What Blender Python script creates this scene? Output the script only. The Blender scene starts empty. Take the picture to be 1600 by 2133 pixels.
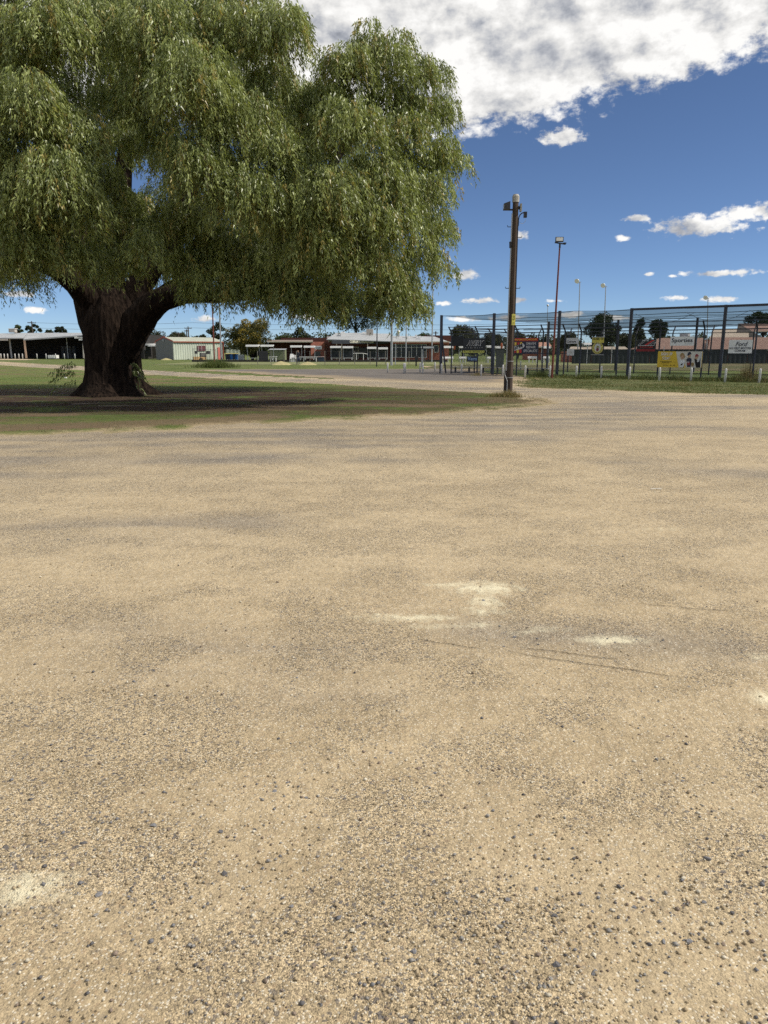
import bpy, math, random
import numpy as np
from mathutils import Vector

# ------------------------------------------------------------------ camera, light, exposure
scene = bpy.context.scene
R = math.radians
CAM_H, PITCH, FPX = 1.6, R(12.35), 1541.0
cam_d = bpy.data.cameras.new('camera')
cam = bpy.data.objects.new('camera', cam_d)
scene.collection.objects.link(cam)
cam.location = (0, 0, CAM_H)
cam.rotation_euler = (R(90) - PITCH, 0, 0)
cam_d.sensor_fit = 'VERTICAL'
cam_d.sensor_height = 24.0
cam_d.lens = FPX / 2133.0 * 24.0
cam_d.clip_start, cam_d.clip_end = 0.05, 6000
scene.camera = cam

SUN_EL, SUN_AZ = R(45), R(-6)          # azimuth measured from +X towards +Y
sdir = Vector((math.cos(SUN_AZ) * math.cos(SUN_EL), math.sin(SUN_AZ) * math.cos(SUN_EL), math.sin(SUN_EL)))
sun_d = bpy.data.lights.new('sun', 'SUN')
sun = bpy.data.objects.new('sun', sun_d)
scene.collection.objects.link(sun)
sun_d.energy, sun_d.angle, sun_d.color = 4.3, R(0.53), (1.0, 0.945, 0.86)
sun.rotation_euler = sdir.to_track_quat('Z', 'Y').to_euler()

scene.view_settings.view_transform = 'Standard'
scene.view_settings.look = 'None'
scene.view_settings.gamma = 1.0
scene.view_settings.exposure = 0.0
scene.view_settings.use_curve_mapping = False
scene.render.engine = 'CYCLES'
scene.cycles.max_bounces = 4
scene.cycles.diffuse_bounces = 3
scene.cycles.glossy_bounces = 2
scene.cycles.transmission_bounces = 4
scene.cycles.use_adaptive_sampling = True
scene.cycles.adaptive_threshold = 0.02
scene.cycles.transparent_max_bounces = 16
scene.cycles.use_denoising = False

SKY_STRENGTH = 0.104
CLOUD_STRENGTH = 0.90

cp, sp = math.cos(PITCH), math.sin(PITCH)


def ray(px, py):
    cx, cy = (px - 800.0) / FPX, (py - 1066.5) / FPX
    return Vector((cx, cp - cy * sp, -sp - cy * cp))


def G(px, py, z=0.0):
    d = ray(px, py)
    t = (z - CAM_H) / d.z
    return Vector((d.x * t, d.y * t, z))


def P(px, py, Y):
    d = ray(px, py)
    t = Y / d.y
    return Vector((d.x * t, Y, CAM_H + d.z * t))


def onplane(px, py, A, B):
    """point where the line of sight meets the vertical plane through ground points A, B"""
    d = ray(px, py)
    nx, ny = -(B[1] - A[1]), (B[0] - A[0])
    t = (A[0] * nx + A[1] * ny) / (d.x * nx + d.y * ny)
    return Vector((d.x * t, d.y * t, CAM_H + d.z * t))


# ------------------------------------------------------------------ node helpers
class NT:
    def __init__(self, tree):
        self.t = tree
        self.nodes = tree.nodes

    def n(self, typ, props=None, **inp):
        nd = self.nodes.new(typ)
        for k, v in (props or {}).items():
            setattr(nd, k, v)
        for k, v in inp.items():
            key = int(k[1:]) if k[0] == 'i' and k[1:].isdigit() else k.replace('_', ' ')
            self.put(nd.inputs[key], v)
        return nd

    def put(self, sock, v):
        if isinstance(v, bpy.types.Node):
            v = v.outputs[0]
        if isinstance(v, bpy.types.NodeSocket):
            self.t.links.new(v, sock)
        else:
            if isinstance(v, (tuple, list)) and len(v) == 3 and sock.type == 'RGBA':
                v = (*v, 1.0)
            sock.default_value = v

    def math(self, op, a, b=0.0, c=None, clamp=False):
        nd = self.nodes.new('ShaderNodeMath')
        nd.operation = op
        nd.use_clamp = clamp
        self.put(nd.inputs[0], a)
        self.put(nd.inputs[1], b)
        if c is not None:
            self.put(nd.inputs[2], c)
        return nd.outputs[0]

    def vmath(self, op, a, b=(0, 0, 0)):
        nd = self.nodes.new('ShaderNodeVectorMath')
        nd.operation = op
        self.put(nd.inputs[0], a)
        if op == 'SCALE':
            self.put(nd.inputs['Scale'], b)
        else:
            self.put(nd.inputs[1], b)
        return nd.outputs['Value'] if op in ('LENGTH', 'DOT_PRODUCT', 'DISTANCE') else nd.outputs[0]

    def mix(self, f, a, b, mode='MIX'):
        nd = self.nodes.new('ShaderNodeMix')
        nd.data_type = 'RGBA'
        nd.blend_type = mode
        self.put(nd.inputs['Factor'], f)
        self.put(nd.inputs[6], a)
        self.put(nd.inputs[7], b)
        return nd.outputs[2]

    def smooth(self, v, lo, hi, a=0.0, b=1.0):
        nd = self.nodes.new('ShaderNodeMapRange')
        nd.interpolation_type = 'SMOOTHSTEP'
        self.put(nd.inputs[0], v)
        for i, q in enumerate((lo, hi, a, b)):
            self.put(nd.inputs[1 + i], q)
        return nd.outputs[0]

    def noise(self, vec, scale, detail=4.0, rough=0.55, w=None, dist=0.0):
        nd = self.nodes.new('ShaderNodeTexNoise')
        if w is not None:
            nd.noise_dimensions = '4D'
            nd.inputs['W'].default_value = w
        self.put(nd.inputs['Vector'], vec)
        nd.inputs['Scale'].default_value = scale
        nd.inputs['Detail'].default_value = detail
        nd.inputs['Roughness'].default_value = rough
        nd.inputs['Distortion'].default_value = dist
        return nd.outputs[0]

    def vor(self, vec, scale, feature='F1', out='Color', rnd=1.0):
        nd = self.nodes.new('ShaderNodeTexVoronoi')
        nd.feature = feature
        self.put(nd.inputs['Vector'], vec)
        nd.inputs['Scale'].default_value = scale
        nd.inputs['Randomness'].default_value = rnd
        return nd.outputs[out]

    def attr(self, name):
        nd = self.nodes.new('ShaderNodeAttribute')
        nd.attribute_name = name
        return nd.outputs['Fac']

    def pos(self):
        return self.nodes.new('ShaderNodeNewGeometry').outputs['Position']


def new_mat(name):
    m = bpy.data.materials.new(name)
    m.use_nodes = True
    m.node_tree.nodes.clear()
    nt = NT(m.node_tree)
    out = m.node_tree.nodes.new('ShaderNodeOutputMaterial')
    return m, nt, out


def finish(nt, out, color, rough=0.8, spec=0.3, metallic=0.0, bump=None, bstr=0.3, bdist=0.02):
    b = nt.nodes.new('ShaderNodeBsdfPrincipled')
    nt.put(b.inputs['Base Color'], color)
    nt.put(b.inputs['Roughness'], rough)
    nt.put(b.inputs['Specular IOR Level'], spec)
    nt.put(b.inputs['Metallic'], metallic)
    if bump is not None:
        bp = nt.nodes.new('ShaderNodeBump')
        bp.inputs['Strength'].default_value = bstr
        bp.inputs['Distance'].default_value = bdist
        nt.put(bp.inputs['Height'], bump)
        nt.put(b.inputs['Normal'], bp)
    nt.put(out.inputs['Surface'], b)
    return b


MATS = {}


def mat(name, col, rough=0.7, var=0.18, scale=2.5, spec=0.3, metallic=0.0, bump=0.0, bscale=30.0, stretch=(1, 1, 1)):
    """plain painted / metal / timber surface with procedural unevenness"""
    if name in MATS:
        return MATS[name]
    m, nt, out = new_mat(name)
    p = nt.vmath('MULTIPLY', nt.pos(), stretch)
    f = nt.noise(p, scale, 5.0, 0.6)
    f2 = nt.smooth(f, 0.25, 0.75)
    c0 = tuple(max(0.0, c * (1 - var)) for c in col)
    c1 = tuple(min(1.0, c * (1 + var)) for c in col)
    c = nt.mix(f2, c0, c1)
    bm = nt.noise(p, bscale, 3.0) if bump > 0 else None
    finish(nt, out, c, rough, spec, metallic, bm, bump)
    MATS[name] = m
    return m


# ------------------------------------------------------------------ world: sky and clouds
world = bpy.data.worlds.new('World')
scene.world = world
world.use_nodes = True
wt = world.node_tree
wt.nodes.clear()
w = NT(wt)
wout = wt.nodes.new('ShaderNodeOutputWorld')
sky = wt.nodes.new('ShaderNodeTexSky')
sky.sky_type = 'NISHITA'
sky.sun_disc = False
sky.sun_elevation = SUN_EL
sky.sun_rotation = R(90) - SUN_AZ
sky.altitude = 100
sky.air_density = 0.55
sky.dust_density = 0.05
sky.ozone_density = 6.0
bg_sky = wt.nodes.new('ShaderNodeBackground')
hsv = wt.nodes.new('ShaderNodeHueSaturation')
hsv.inputs['Saturation'].default_value = 0.97
wt.links.new(sky.outputs[0], hsv.inputs['Color'])
wt.links.new(hsv.outputs[0], bg_sky.inputs[0])
bg_sky.inputs[1].default_value = SKY_STRENGTH

tc = wt.nodes.new('ShaderNodeTexCoord')
dvec = tc.outputs['Generated']
sep = w.n('ShaderNodeSeparateXYZ', None, Vector=dvec)
dx, dy, dz = sep.outputs[0], sep.outputs[1], sep.outputs[2]
zc = w.math('MAXIMUM', dz, 0.02)
uu = w.math('DIVIDE', dx, zc)
vv = w.math('DIVIDE', dy, zc)
uv = w.n('ShaderNodeCombineXYZ', None, X=uu, Y=vv, Z=0.0).outputs[0]
# azimuth / elevation plane for cumulus seen from the side
az = w.math('ARCTAN2', dx, dy)
el = w.math('ARCSINE', dz)
ae = w.n('ShaderNodeCombineXYZ', None, X=az, Y=w.math('MULTIPLY', el, 1.5), Z=0.0).outputs[0]
fb = w.noise(ae, 12.0, 6.0, 0.60)
fb_fine = w.noise(ae, 48.0, 5.0, 0.65)
fb_low = w.noise(ae, 6.5, 3.0, 0.5)
fb_lit = w.noise(w.vmath('ADD', ae, (0.016, 0.022, 0.0)), 12.0, 5.0, 0.58)
fb_small = w.noise(ae, 70.0, 5.0, 0.62)


def ang(px, py):
    d = ray(px, py).normalized()
    return math.atan2(d.x, d.y), math.asin(d.z)


# large bank: everything above a slanting lower edge that climbs to the right
edge_pts = [(300, 300), (900, 262), (1050, 262), (1220, 225), (1400, 165), (1600, 105)]
(a0, e0), (a1, e1) = ang(1000, 275), ang(1600, 95)
slope = (e1 - e0) / (a1 - a0)
# distance above edge, growing with elevation (radians); bank thins out overhead and to the far left
line = w.math('ADD', w.math('MULTIPLY', w.math('MAXIMUM', w.math('SUBTRACT', az, a0), -0.04), slope), e0 - 0.004)
above = w.math('SUBTRACT', el, line)
bank = w.smooth(above, -0.045, 0.075)
bank_left = w.smooth(az, ang(560, 100)[0], ang(900, 100)[0], 0.66, 1.0)
bank = w.math('MULTIPLY', bank, bank_left)
top_fade = w.smooth(el, R(30), R(62), 1.0, 0.45)
bank = w.math('MULTIPLY', bank, top_fade)
warp = w.math('MULTIPLY', w.math('SUBTRACT', fb, 0.5), 1.15)
warp2 = w.math('MULTIPLY', w.math('SUBTRACT', fb_fine, 0.5), 0.62)
warps = w.math('ADD', warp, warp2)
cov = w.math('ADD', bank, w.math('MULTIPLY', warps, 0.72))
# isolated small cumulus
blobs = [(1455, 470, 135, 30), (1545, 446, 75, 24), (1330, 455, 40, 9), (1300, 497, 22, 9), (968, 571, 38, 16),
         (1500, 569, 110, 9), (1350, 571, 15, 6), (1400, 575, 12, 4), (1405, 621, 32, 8), (1495, 623, 60, 8),
         (1000, 626, 42, 9), (1085, 490, 22, 12), (1080, 625, 22, 8), (1170, 284, 60, 24), (1150, 627, 25, 6), (925, 632, 24, 6),
         (40, 612, 40, 10), (75, 645, 28, 12), (430, 665, 34, 10), (1190, 655, 36, 9), (1280, 662, 60, 8), (1585, 440, 50, 26),
         (965, 665, 45, 8), (1060, 662, 60, 8), (640, 660, 30, 10), (-60, 560, 120, 30), (1760, 500, 150, 40), (1850, 600, 160, 14)]
small = None
for bx, by, brx, bry in blobs:
    a, e = ang(bx, by)
    a2, _ = ang(bx + brx, by)
    _, e2 = ang(bx, by - bry)
    q = w.vmath('MULTIPLY', w.vmath('SUBTRACT', ae, (a, e * 1.5, 0)), (1 / (a2 - a), 1 / ((e2 - e) * 1.5), 0))
    # flat bases: squash the lower half
    l = w.vmath('LENGTH', q)
    v = w.math('SUBTRACT', 1.0, l)
    small = v if small is None else w.math('MAXIMUM', small, v)
small = w.math('MAXIMUM', small, -1.0)
cov_s = w.math('ADD', w.math('MULTIPLY', small, 0.62), w.math('ADD', w.math('MULTIPLY', w.math('SUBTRACT', fb_small, 0.5), 1.25), w.math('ADD', w.math('MULTIPLY', warps, 0.35), 0.20)))
# scattered cloud for the rest of the sky, out of the frame
fb_wide = w.noise(ae, 3.0, 5.0, 0.55)
outside = w.smooth(w.vmath('DOT_PRODUCT', dvec, tuple(ray(800, 500).normalized())), 0.62, 0.80, 1.0, 0.0)
cov_o = w.math('MULTIPLY', w.math('SUBTRACT', fb_wide, 0.36), outside)
cov_o = w.math('MULTIPLY', cov_o, 2.2)
alpha_b = w.smooth(cov, 0.30, 0.54)
alpha_s = w.smooth(cov_s, 0.26, 0.62)
alpha_o = w.smooth(cov_o, 0.30, 0.56)
alpha = w.math('MAXIMUM', w.math('MAXIMUM', alpha_b, alpha_s), alpha_o)
alpha = w.math('MULTIPLY', alpha, w.smooth(dz, 0.0, 0.03))
# shading: thick parts grey underneath, edges and sun-facing billows white
relief = w.math('MULTIPLY', w.math('SUBTRACT', fb, fb_lit), 2.2)
thick = w.smooth(cov, 0.62, 1.30)
grey = w.math('MULTIPLY', thick, w.smooth(fb_low, 0.30, 0.70))
lum = w.math('SUBTRACT', w.math('ADD', w.math('ADD', 0.88, relief), w.math('MULTIPLY', fb_fine, 0.16)), w.math('MULTIPLY', grey, 0.25))
lum = w.math('ADD', lum, w.math('MULTIPLY', w.math('SUBTRACT', fb_small, 0.5), 0.14))
lum = w.math('MINIMUM', w.math('MAXIMUM', lum, 0.42), 1.12)
ccol = w.mix(w.smooth(lum, 0.38, 0.95), (0.80, 0.85, 0.97), (1.0, 0.99, 0.97))
ccol = w.vmath('SCALE', ccol, lum)
bg_c = wt.nodes.new('ShaderNodeBackground')
w.put(bg_c.inputs[0], ccol)
bg_c.inputs[1].default_value = CLOUD_STRENGTH
mixs = wt.nodes.new('ShaderNodeMixShader')
w.put(mixs.inputs[0], alpha)
wt.links.new(bg_sky.outputs[0], mixs.inputs[1])
wt.links.new(bg_c.outputs[0], mixs.inputs[2])
wt.links.new(mixs.outputs[0], wout.inputs['Surface'])
world.cycles.sampling_method = 'MANUAL'
world.cycles.sample_map_resolution = 512

# ------------------------------------------------------------------ mesh helpers
COL = scene.collection
ORG = {}
rng = np.random.default_rng(7)
random.seed(7)


def tag(o, label=None, cat=None, group=None, kind=None):
    if label:
        o['label'] = label
    if cat:
        o['category'] = cat
    if group:
        o['group'] = group
    if kind:
        o['kind'] = kind
    return o


def empty(name, loc, label=None, cat=None, group=None):
    o = bpy.data.objects.new(name, None)
    o.empty_display_size = 0.2
    COL.objects.link(o)
    o.location = loc
    ORG[o] = Vector(loc)
    return tag(o, label, cat, group)


def link_mesh(name, me, m, parent=None, loc=None):
    o = bpy.data.objects.new(name, me)
    COL.objects.link(o)
    if m is not None and not me.materials:
        me.materials.append(m)
    if parent is not None:
        o.parent = parent
        ORG[o] = ORG[parent]
    elif loc is not None:
        o.location = loc
        ORG[o] = Vector(loc)
    else:
        ORG[o] = Vector((0, 0, 0))
    return o


class MB:
    def __init__(self):
        self.v, self.f = [], []

    def add(self, vs, fs):
        k = len(self.v)
        self.v += [tuple(p) for p in vs]
        self.f += [tuple(i + k for i in f) for f in fs]
        return self

    def box(self, c, s, rz=0.0):
        hx, hy, hz = s[0] / 2, s[1] / 2, s[2] / 2
        ca, sa = math.cos(rz), math.sin(rz)
        vs = []
        for z in (-hz, hz):
            for x, y in ((-hx, -hy), (hx, -hy), (hx, hy), (-hx, hy)):
                vs.append((c[0] + x * ca - y * sa, c[1] + x * sa + y * ca, c[2] + z))
        return self.add(vs, [(3, 2, 1, 0), (4, 5, 6, 7), (0, 1, 5, 4), (1, 2, 6, 5), (2, 3, 7, 6), (3, 0, 4, 7)])

    def hexa(self, b, t):
        """four bottom points, four top points"""
        return self.add(list(b) + list(t), [(3, 2, 1, 0), (4, 5, 6, 7), (0, 1, 5, 4), (1, 2, 6, 5), (2, 3, 7, 6), (3, 0, 4, 7)])

    def beam(self, p, q, wd, ht=None):
        p, q = Vector(p), Vector(q)
        ht = ht or wd
        d = (q - p).normalized()
        up = Vector((0, 0, 1)) if abs(d.z) < 0.95 else Vector((0, 1, 0))
        s = d.cross(up).normalized() * wd / 2
        u = s.cross(d).normalized() * ht / 2
        return self.hexa([p - s - u, p + s - u, p + s + u, p - s + u], [q - s - u, q + s - u, q + s + u, q - s + u])

    def tube(self, pts, rad, n=8, cap=True, wob=0.0):
        pts = [Vector(p) for p in pts]
        if not isinstance(rad, (list, tuple)):
            rad = [rad] * len(pts)
        k0 = len(self.v)
        ref = Vector((0.13, 0.97, 0.21))
        for i, p in enumerate(pts):
            a = pts[max(0, i - 1)]
            b = pts[min(len(pts) - 1, i + 1)]
            d = (b - a).normalized()
            s = d.cross(ref)
            if s.length < 1e-3:
                s = d.cross(Vector((1, 0, 0)))
            s.normalize()
            u = s.cross(d).normalized()
            for j in range(n):
                t = 2 * math.pi * j / n
                r = rad[i] * (1 + (random.uniform(-wob, wob) if wob else 0))
                self.v.append(tuple(p + s * math.cos(t) * r + u * math.sin(t) * r))
        for i in range(len(pts) - 1):
            for j in range(n):
                a = k0 + i * n + j
                b = k0 + i * n + (j + 1) % n
                self.f.append((a, b, b + n, a + n))
        if cap:
            self.f.append(tuple(k0 + j for j in range(n - 1, -1, -1)))
            self.f.append(tuple(k0 + (len(pts) - 1) * n + j for j in range(n)))
        return self

    def disc(self, c, r, n=16, nrm='y', thick=0.02, ry=None):
        ry = ry or r
        a, b = [], []
        for j in range(n):
            t = 2 * math.pi * j / n
            if nrm == 'y':
                a.append((c[0] + r * math.cos(t), c[1] - thick / 2, c[2] + ry * math.sin(t)))
                b.append((c[0] + r * math.cos(t), c[1] + thick / 2, c[2] + ry * math.sin(t)))
            else:
                a.append((c[0] + r * math.cos(t), c[1] + ry * math.sin(t), c[2] - thick / 2))
                b.append((c[0] + r * math.cos(t), c[1] + ry * math.sin(t), c[2] + thick / 2))
        fs = [tuple(range(n)), tuple(range(2 * n - 1, n - 1, -1))]
        fs += [(j, (j + 1) % n, n + (j + 1) % n, n + j) for j in range(n)]
        return self.add(a + b, fs)

    def poly(self, pts):
        return self.add(pts, [tuple(range(len(pts)))])

    def build(self, name, m, parent=None, loc=None, smooth=False):
        org = ORG[parent] if parent is not None else (Vector(loc) if loc is not None else Vector((0, 0, 0)))
        me = bpy.data.meshes.new(name)
        me.from_pydata([(a - org.x, b - org.y, c - org.z) for a, b, c in self.v], [], self.f)
        if smooth:
            me.polygons.foreach_set('use_smooth', [True] * len(me.polygons))
        me.update()
        return link_mesh(name, me, m, parent, loc)


def np_mesh(name, V, F, m, parent=None, loc=None, fattr=None, vattr=None, smooth=False, mats=None, midx=None):
    """V (n,3) array, F (k,c) array of equal polygons"""
    org = ORG[parent] if parent is not None else (Vector(loc) if loc is not None else Vector((0, 0, 0)))
    V = np.asarray(V, dtype=np.float32) - np.array(org, dtype=np.float32)
    F = np.asarray(F, dtype=np.int32)
    me = bpy.data.meshes.new(name)
    k, c = F.shape
    me.vertices.add(len(V))
    me.vertices.foreach_set('co', V.ravel())
    me.loops.add(k * c)
    me.loops.foreach_set('vertex_index', F.ravel())
    me.polygons.add(k)
    me.polygons.foreach_set('loop_start', np.arange(0, k * c, c, dtype=np.int32))
    if smooth:
        me.polygons.foreach_set('use_smooth', np.ones(k, dtype=bool))
    for nm, arr in (fattr or {}).items():
        at = me.attributes.new(nm, 'FLOAT', 'FACE')
        at.data.foreach_set('value', np.asarray(arr, dtype=np.float32))
    for nm, arr in (vattr or {}).items():
        at = me.attributes.new(nm, 'FLOAT', 'POINT')
        at.data.foreach_set('value', np.asarray(arr, dtype=np.float32))
    if mats:
        for q in mats:
            me.materials.append(q)
    if midx is not None:
        me.polygons.foreach_set('material_index', np.asarray(midx, dtype=np.int32))
    me.update(calc_edges=True)
    me.validate()
    return link_mesh(name, me, m, parent, loc)


def copy_tree(o, parent=None):
    c = o.copy()
    COL.objects.link(c)
    c.parent = parent
    for ch in list(o.children):
        copy_tree(ch, c)
    return c


TEXTS = []


def text(body, parent, center, ang_z, width, height, m, shear=0.0, bold=0.0, name='lettering_curve', tilt=0.0):
    cu = bpy.data.curves.new(name, 'FONT')
    cu.body = body
    cu.size = 1.0
    cu.align_x, cu.align_y = 'CENTER', 'CENTER'
    cu.shear = shear
    cu.offset = bold
    cu.materials.append(m)
    cu.resolution_u = 2
    o = bpy.data.objects.new(name, cu)
    COL.objects.link(o)
    o.parent = parent
    o.location = Vector(center) - ORG[parent]
    o.rotation_euler = (R(90), tilt, ang_z)
    ORG[o] = ORG[parent]
    TEXTS.append((o, width, height))
    return o


# value noise in numpy for placing things
def vnoise(x, y, seed=0):
    def h(ix, iy):
        n = (ix * 374761393 + iy * 668265263 + seed * 1442695041) & 0x7fffffff
        n = ((n ^ (n >> 13)) * 1274126177) & 0x7fffffff
        return ((n ^ (n >> 16)) & 0xffff) / 65535.0
    x, y = np.asarray(x, float), np.asarray(y, float)
    ix, iy = np.floor(x).astype(np.int64), np.floor(y).astype(np.int64)
    fx, fy = x - ix, y - iy
    fx, fy = fx * fx * (3 - 2 * fx), fy * fy * (3 - 2 * fy)
    return (h(ix, iy) * (1 - fx) + h(ix + 1, iy) * fx) * (1 - fy) + (h(ix, iy + 1) * (1 - fx) + h(ix + 1, iy + 1) * fx) * fy


def fbm(x, y, seed=0, oct=4):
    s, a, t = 0, 0.5, 0
    for i in range(oct):
        s = s + a * vnoise(x * 2 ** i, y * 2 ** i, seed + i)
        t += a
        a *= 0.5
    return s / t


def sdf_poly(x, y, poly):
    """signed distance, positive inside"""
    d = np.full(x.shape, 1e9)
    inside = np.zeros(x.shape, bool)
    n = len(poly)
    for i in range(n):
        ax, ay = poly[i]
        bx, by = poly[(i + 1) % n]
        ex, ey = bx - ax, by - ay
        t = np.clip(((x - ax) * ex + (y - ay) * ey) / (ex * ex + ey * ey + 1e-12), 0, 1)
        d = np.minimum(d, (x - ax - ex * t) ** 2 + (y - ay - ey * t) ** 2)
        c = (ay > y) != (by > y)
        xi = ex * (y - ay) / (ey if abs(ey) > 1e-12 else 1e-12) + ax
        inside ^= c & (x < xi)
    d = np.sqrt(d)
    return np.where(inside, d, -d)


def dist_line(x, y, pts):
    d = np.full(x.shape, 1e9)
    for (ax, ay), (bx, by) in zip(pts[:-1], pts[1:]):
        ex, ey = bx - ax, by - ay
        t = np.clip(((x - ax) * ex + (y - ay) * ey) / (ex * ex + ey * ey + 1e-12), 0, 1)
        d = np.minimum(d, (x - ax - ex * t) ** 2 + (y - ay - ey * t) ** 2)
    return np.sqrt(d)


def px_poly(pts):
    return [tuple(G(*p)[:2]) for p in pts]


def sheet(name, poly, res, z, m, jag=0.3, jscale=1.2, extra=None, relief=0.0, seed=3, kind='structure', parent=None):
    """ground sheet made of small cells inside a polygon with an uneven edge"""
    xs = [p[0] for p in poly]
    ys = [p[1] for p in poly]
    rx, ry = res if isinstance(res, tuple) else (res, res)
    gx = np.arange(min(xs) - jag, max(xs) + jag + rx, rx)
    gy = np.arange(min(ys) - jag, max(ys) + jag + ry, ry)
    X, Y = np.meshgrid(gx, gy)
    S = sdf_poly(X, Y, poly) + (fbm(X * jscale, Y * jscale, seed) - 0.5) * 2 * jag
    nx, ny = len(gx), len(gy)
    idx = np.arange(nx * ny).reshape(ny, nx)
    keep = (S[:-1, :-1] + S[1:, :-1] + S[:-1, 1:] + S[1:, 1:]) > 0
    F = np.stack([idx[:-1, :-1][keep], idx[:-1, 1:][keep], idx[1:, 1:][keep], idx[1:, :-1][keep]], 1)
    used = np.unique(F)
    rm = np.full(nx * ny, -1)
    rm[used] = np.arange(len(used))
    Xf, Yf, Sf = X.ravel()[used], Y.ravel()[used], S.ravel()[used]
    Z = -0.024 + (z + 0.024) * np.clip(Sf / 0.7, 0, 1) if z > 0.015 else np.full(Xf.shape, z)
    if relief:
        Z = Z + relief * (fbm(Xf * 0.9, Yf * 0.9, seed + 9) - 0.5) * np.clip(Sf, 0, 1)
    va = {'edge': Sf}
    for k, fn in (extra or {}).items():
        va[k] = fn(Xf, Yf)
    o = np_mesh(name, np.stack([Xf, Yf, Z], 1), rm[F], m, vattr=va, smooth=True)
    o['kind'] = kind
    return o


def leaf_tris(B, D, L, W, roll=None):
    """narrow triangles: base points B, directions D, lengths L, widths W"""
    n = len(B)
    rv = rng.normal(size=(n, 3))
    S = np.cross(D, rv)
    S /= np.linalg.norm(S, axis=1)[:, None] + 1e-9
    L, W = np.broadcast_to(L, n)[:, None], np.broadcast_to(W, n)[:, None]
    V = np.empty((n, 3, 3), np.float32)
    V[:, 0] = B - S * W * 0.5
    V[:, 1] = B + S * W * 0.5
    V[:, 2] = B + D * L
    return V.reshape(-1, 3), np.arange(3 * n).reshape(-1, 3)


def unit(a):
    return a / (np.linalg.norm(a, axis=1)[:, None] + 1e-9)

# ------------------------------------------------------------------ ground materials
def leaf_mat(name, dark, light, trans=0.35, rough=0.45, spec=0.35, alt=None):
    m, nt, out = new_mat(name)
    t = nt.attr('tint')
    c = nt.mix(t, dark, light)
    if alt is not None:
        c = nt.mix(nt.smooth(nt.attr('alt'), 0.5, 0.9), c, alt)
    b = nt.nodes.new('ShaderNodeBsdfPrincipled')
    nt.put(b.inputs['Base Color'], c)
    b.inputs['Roughness'].default_value = rough
    b.inputs['Specular IOR Level'].default_value = spec
    tr = nt.nodes.new('ShaderNodeBsdfTranslucent')
    nt.put(tr.inputs['Color'], nt.mix(1.0, c, (1.0, 1.0, 0.55), 'MULTIPLY'))
    mx = nt.nodes.new('ShaderNodeMixShader')
    mx.inputs[0].default_value = trans
    nt.put(mx.inputs[1], b)
    nt.put(mx.inputs[2], tr)
    nt.put(out.inputs['Surface'], mx)
    return m


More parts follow.
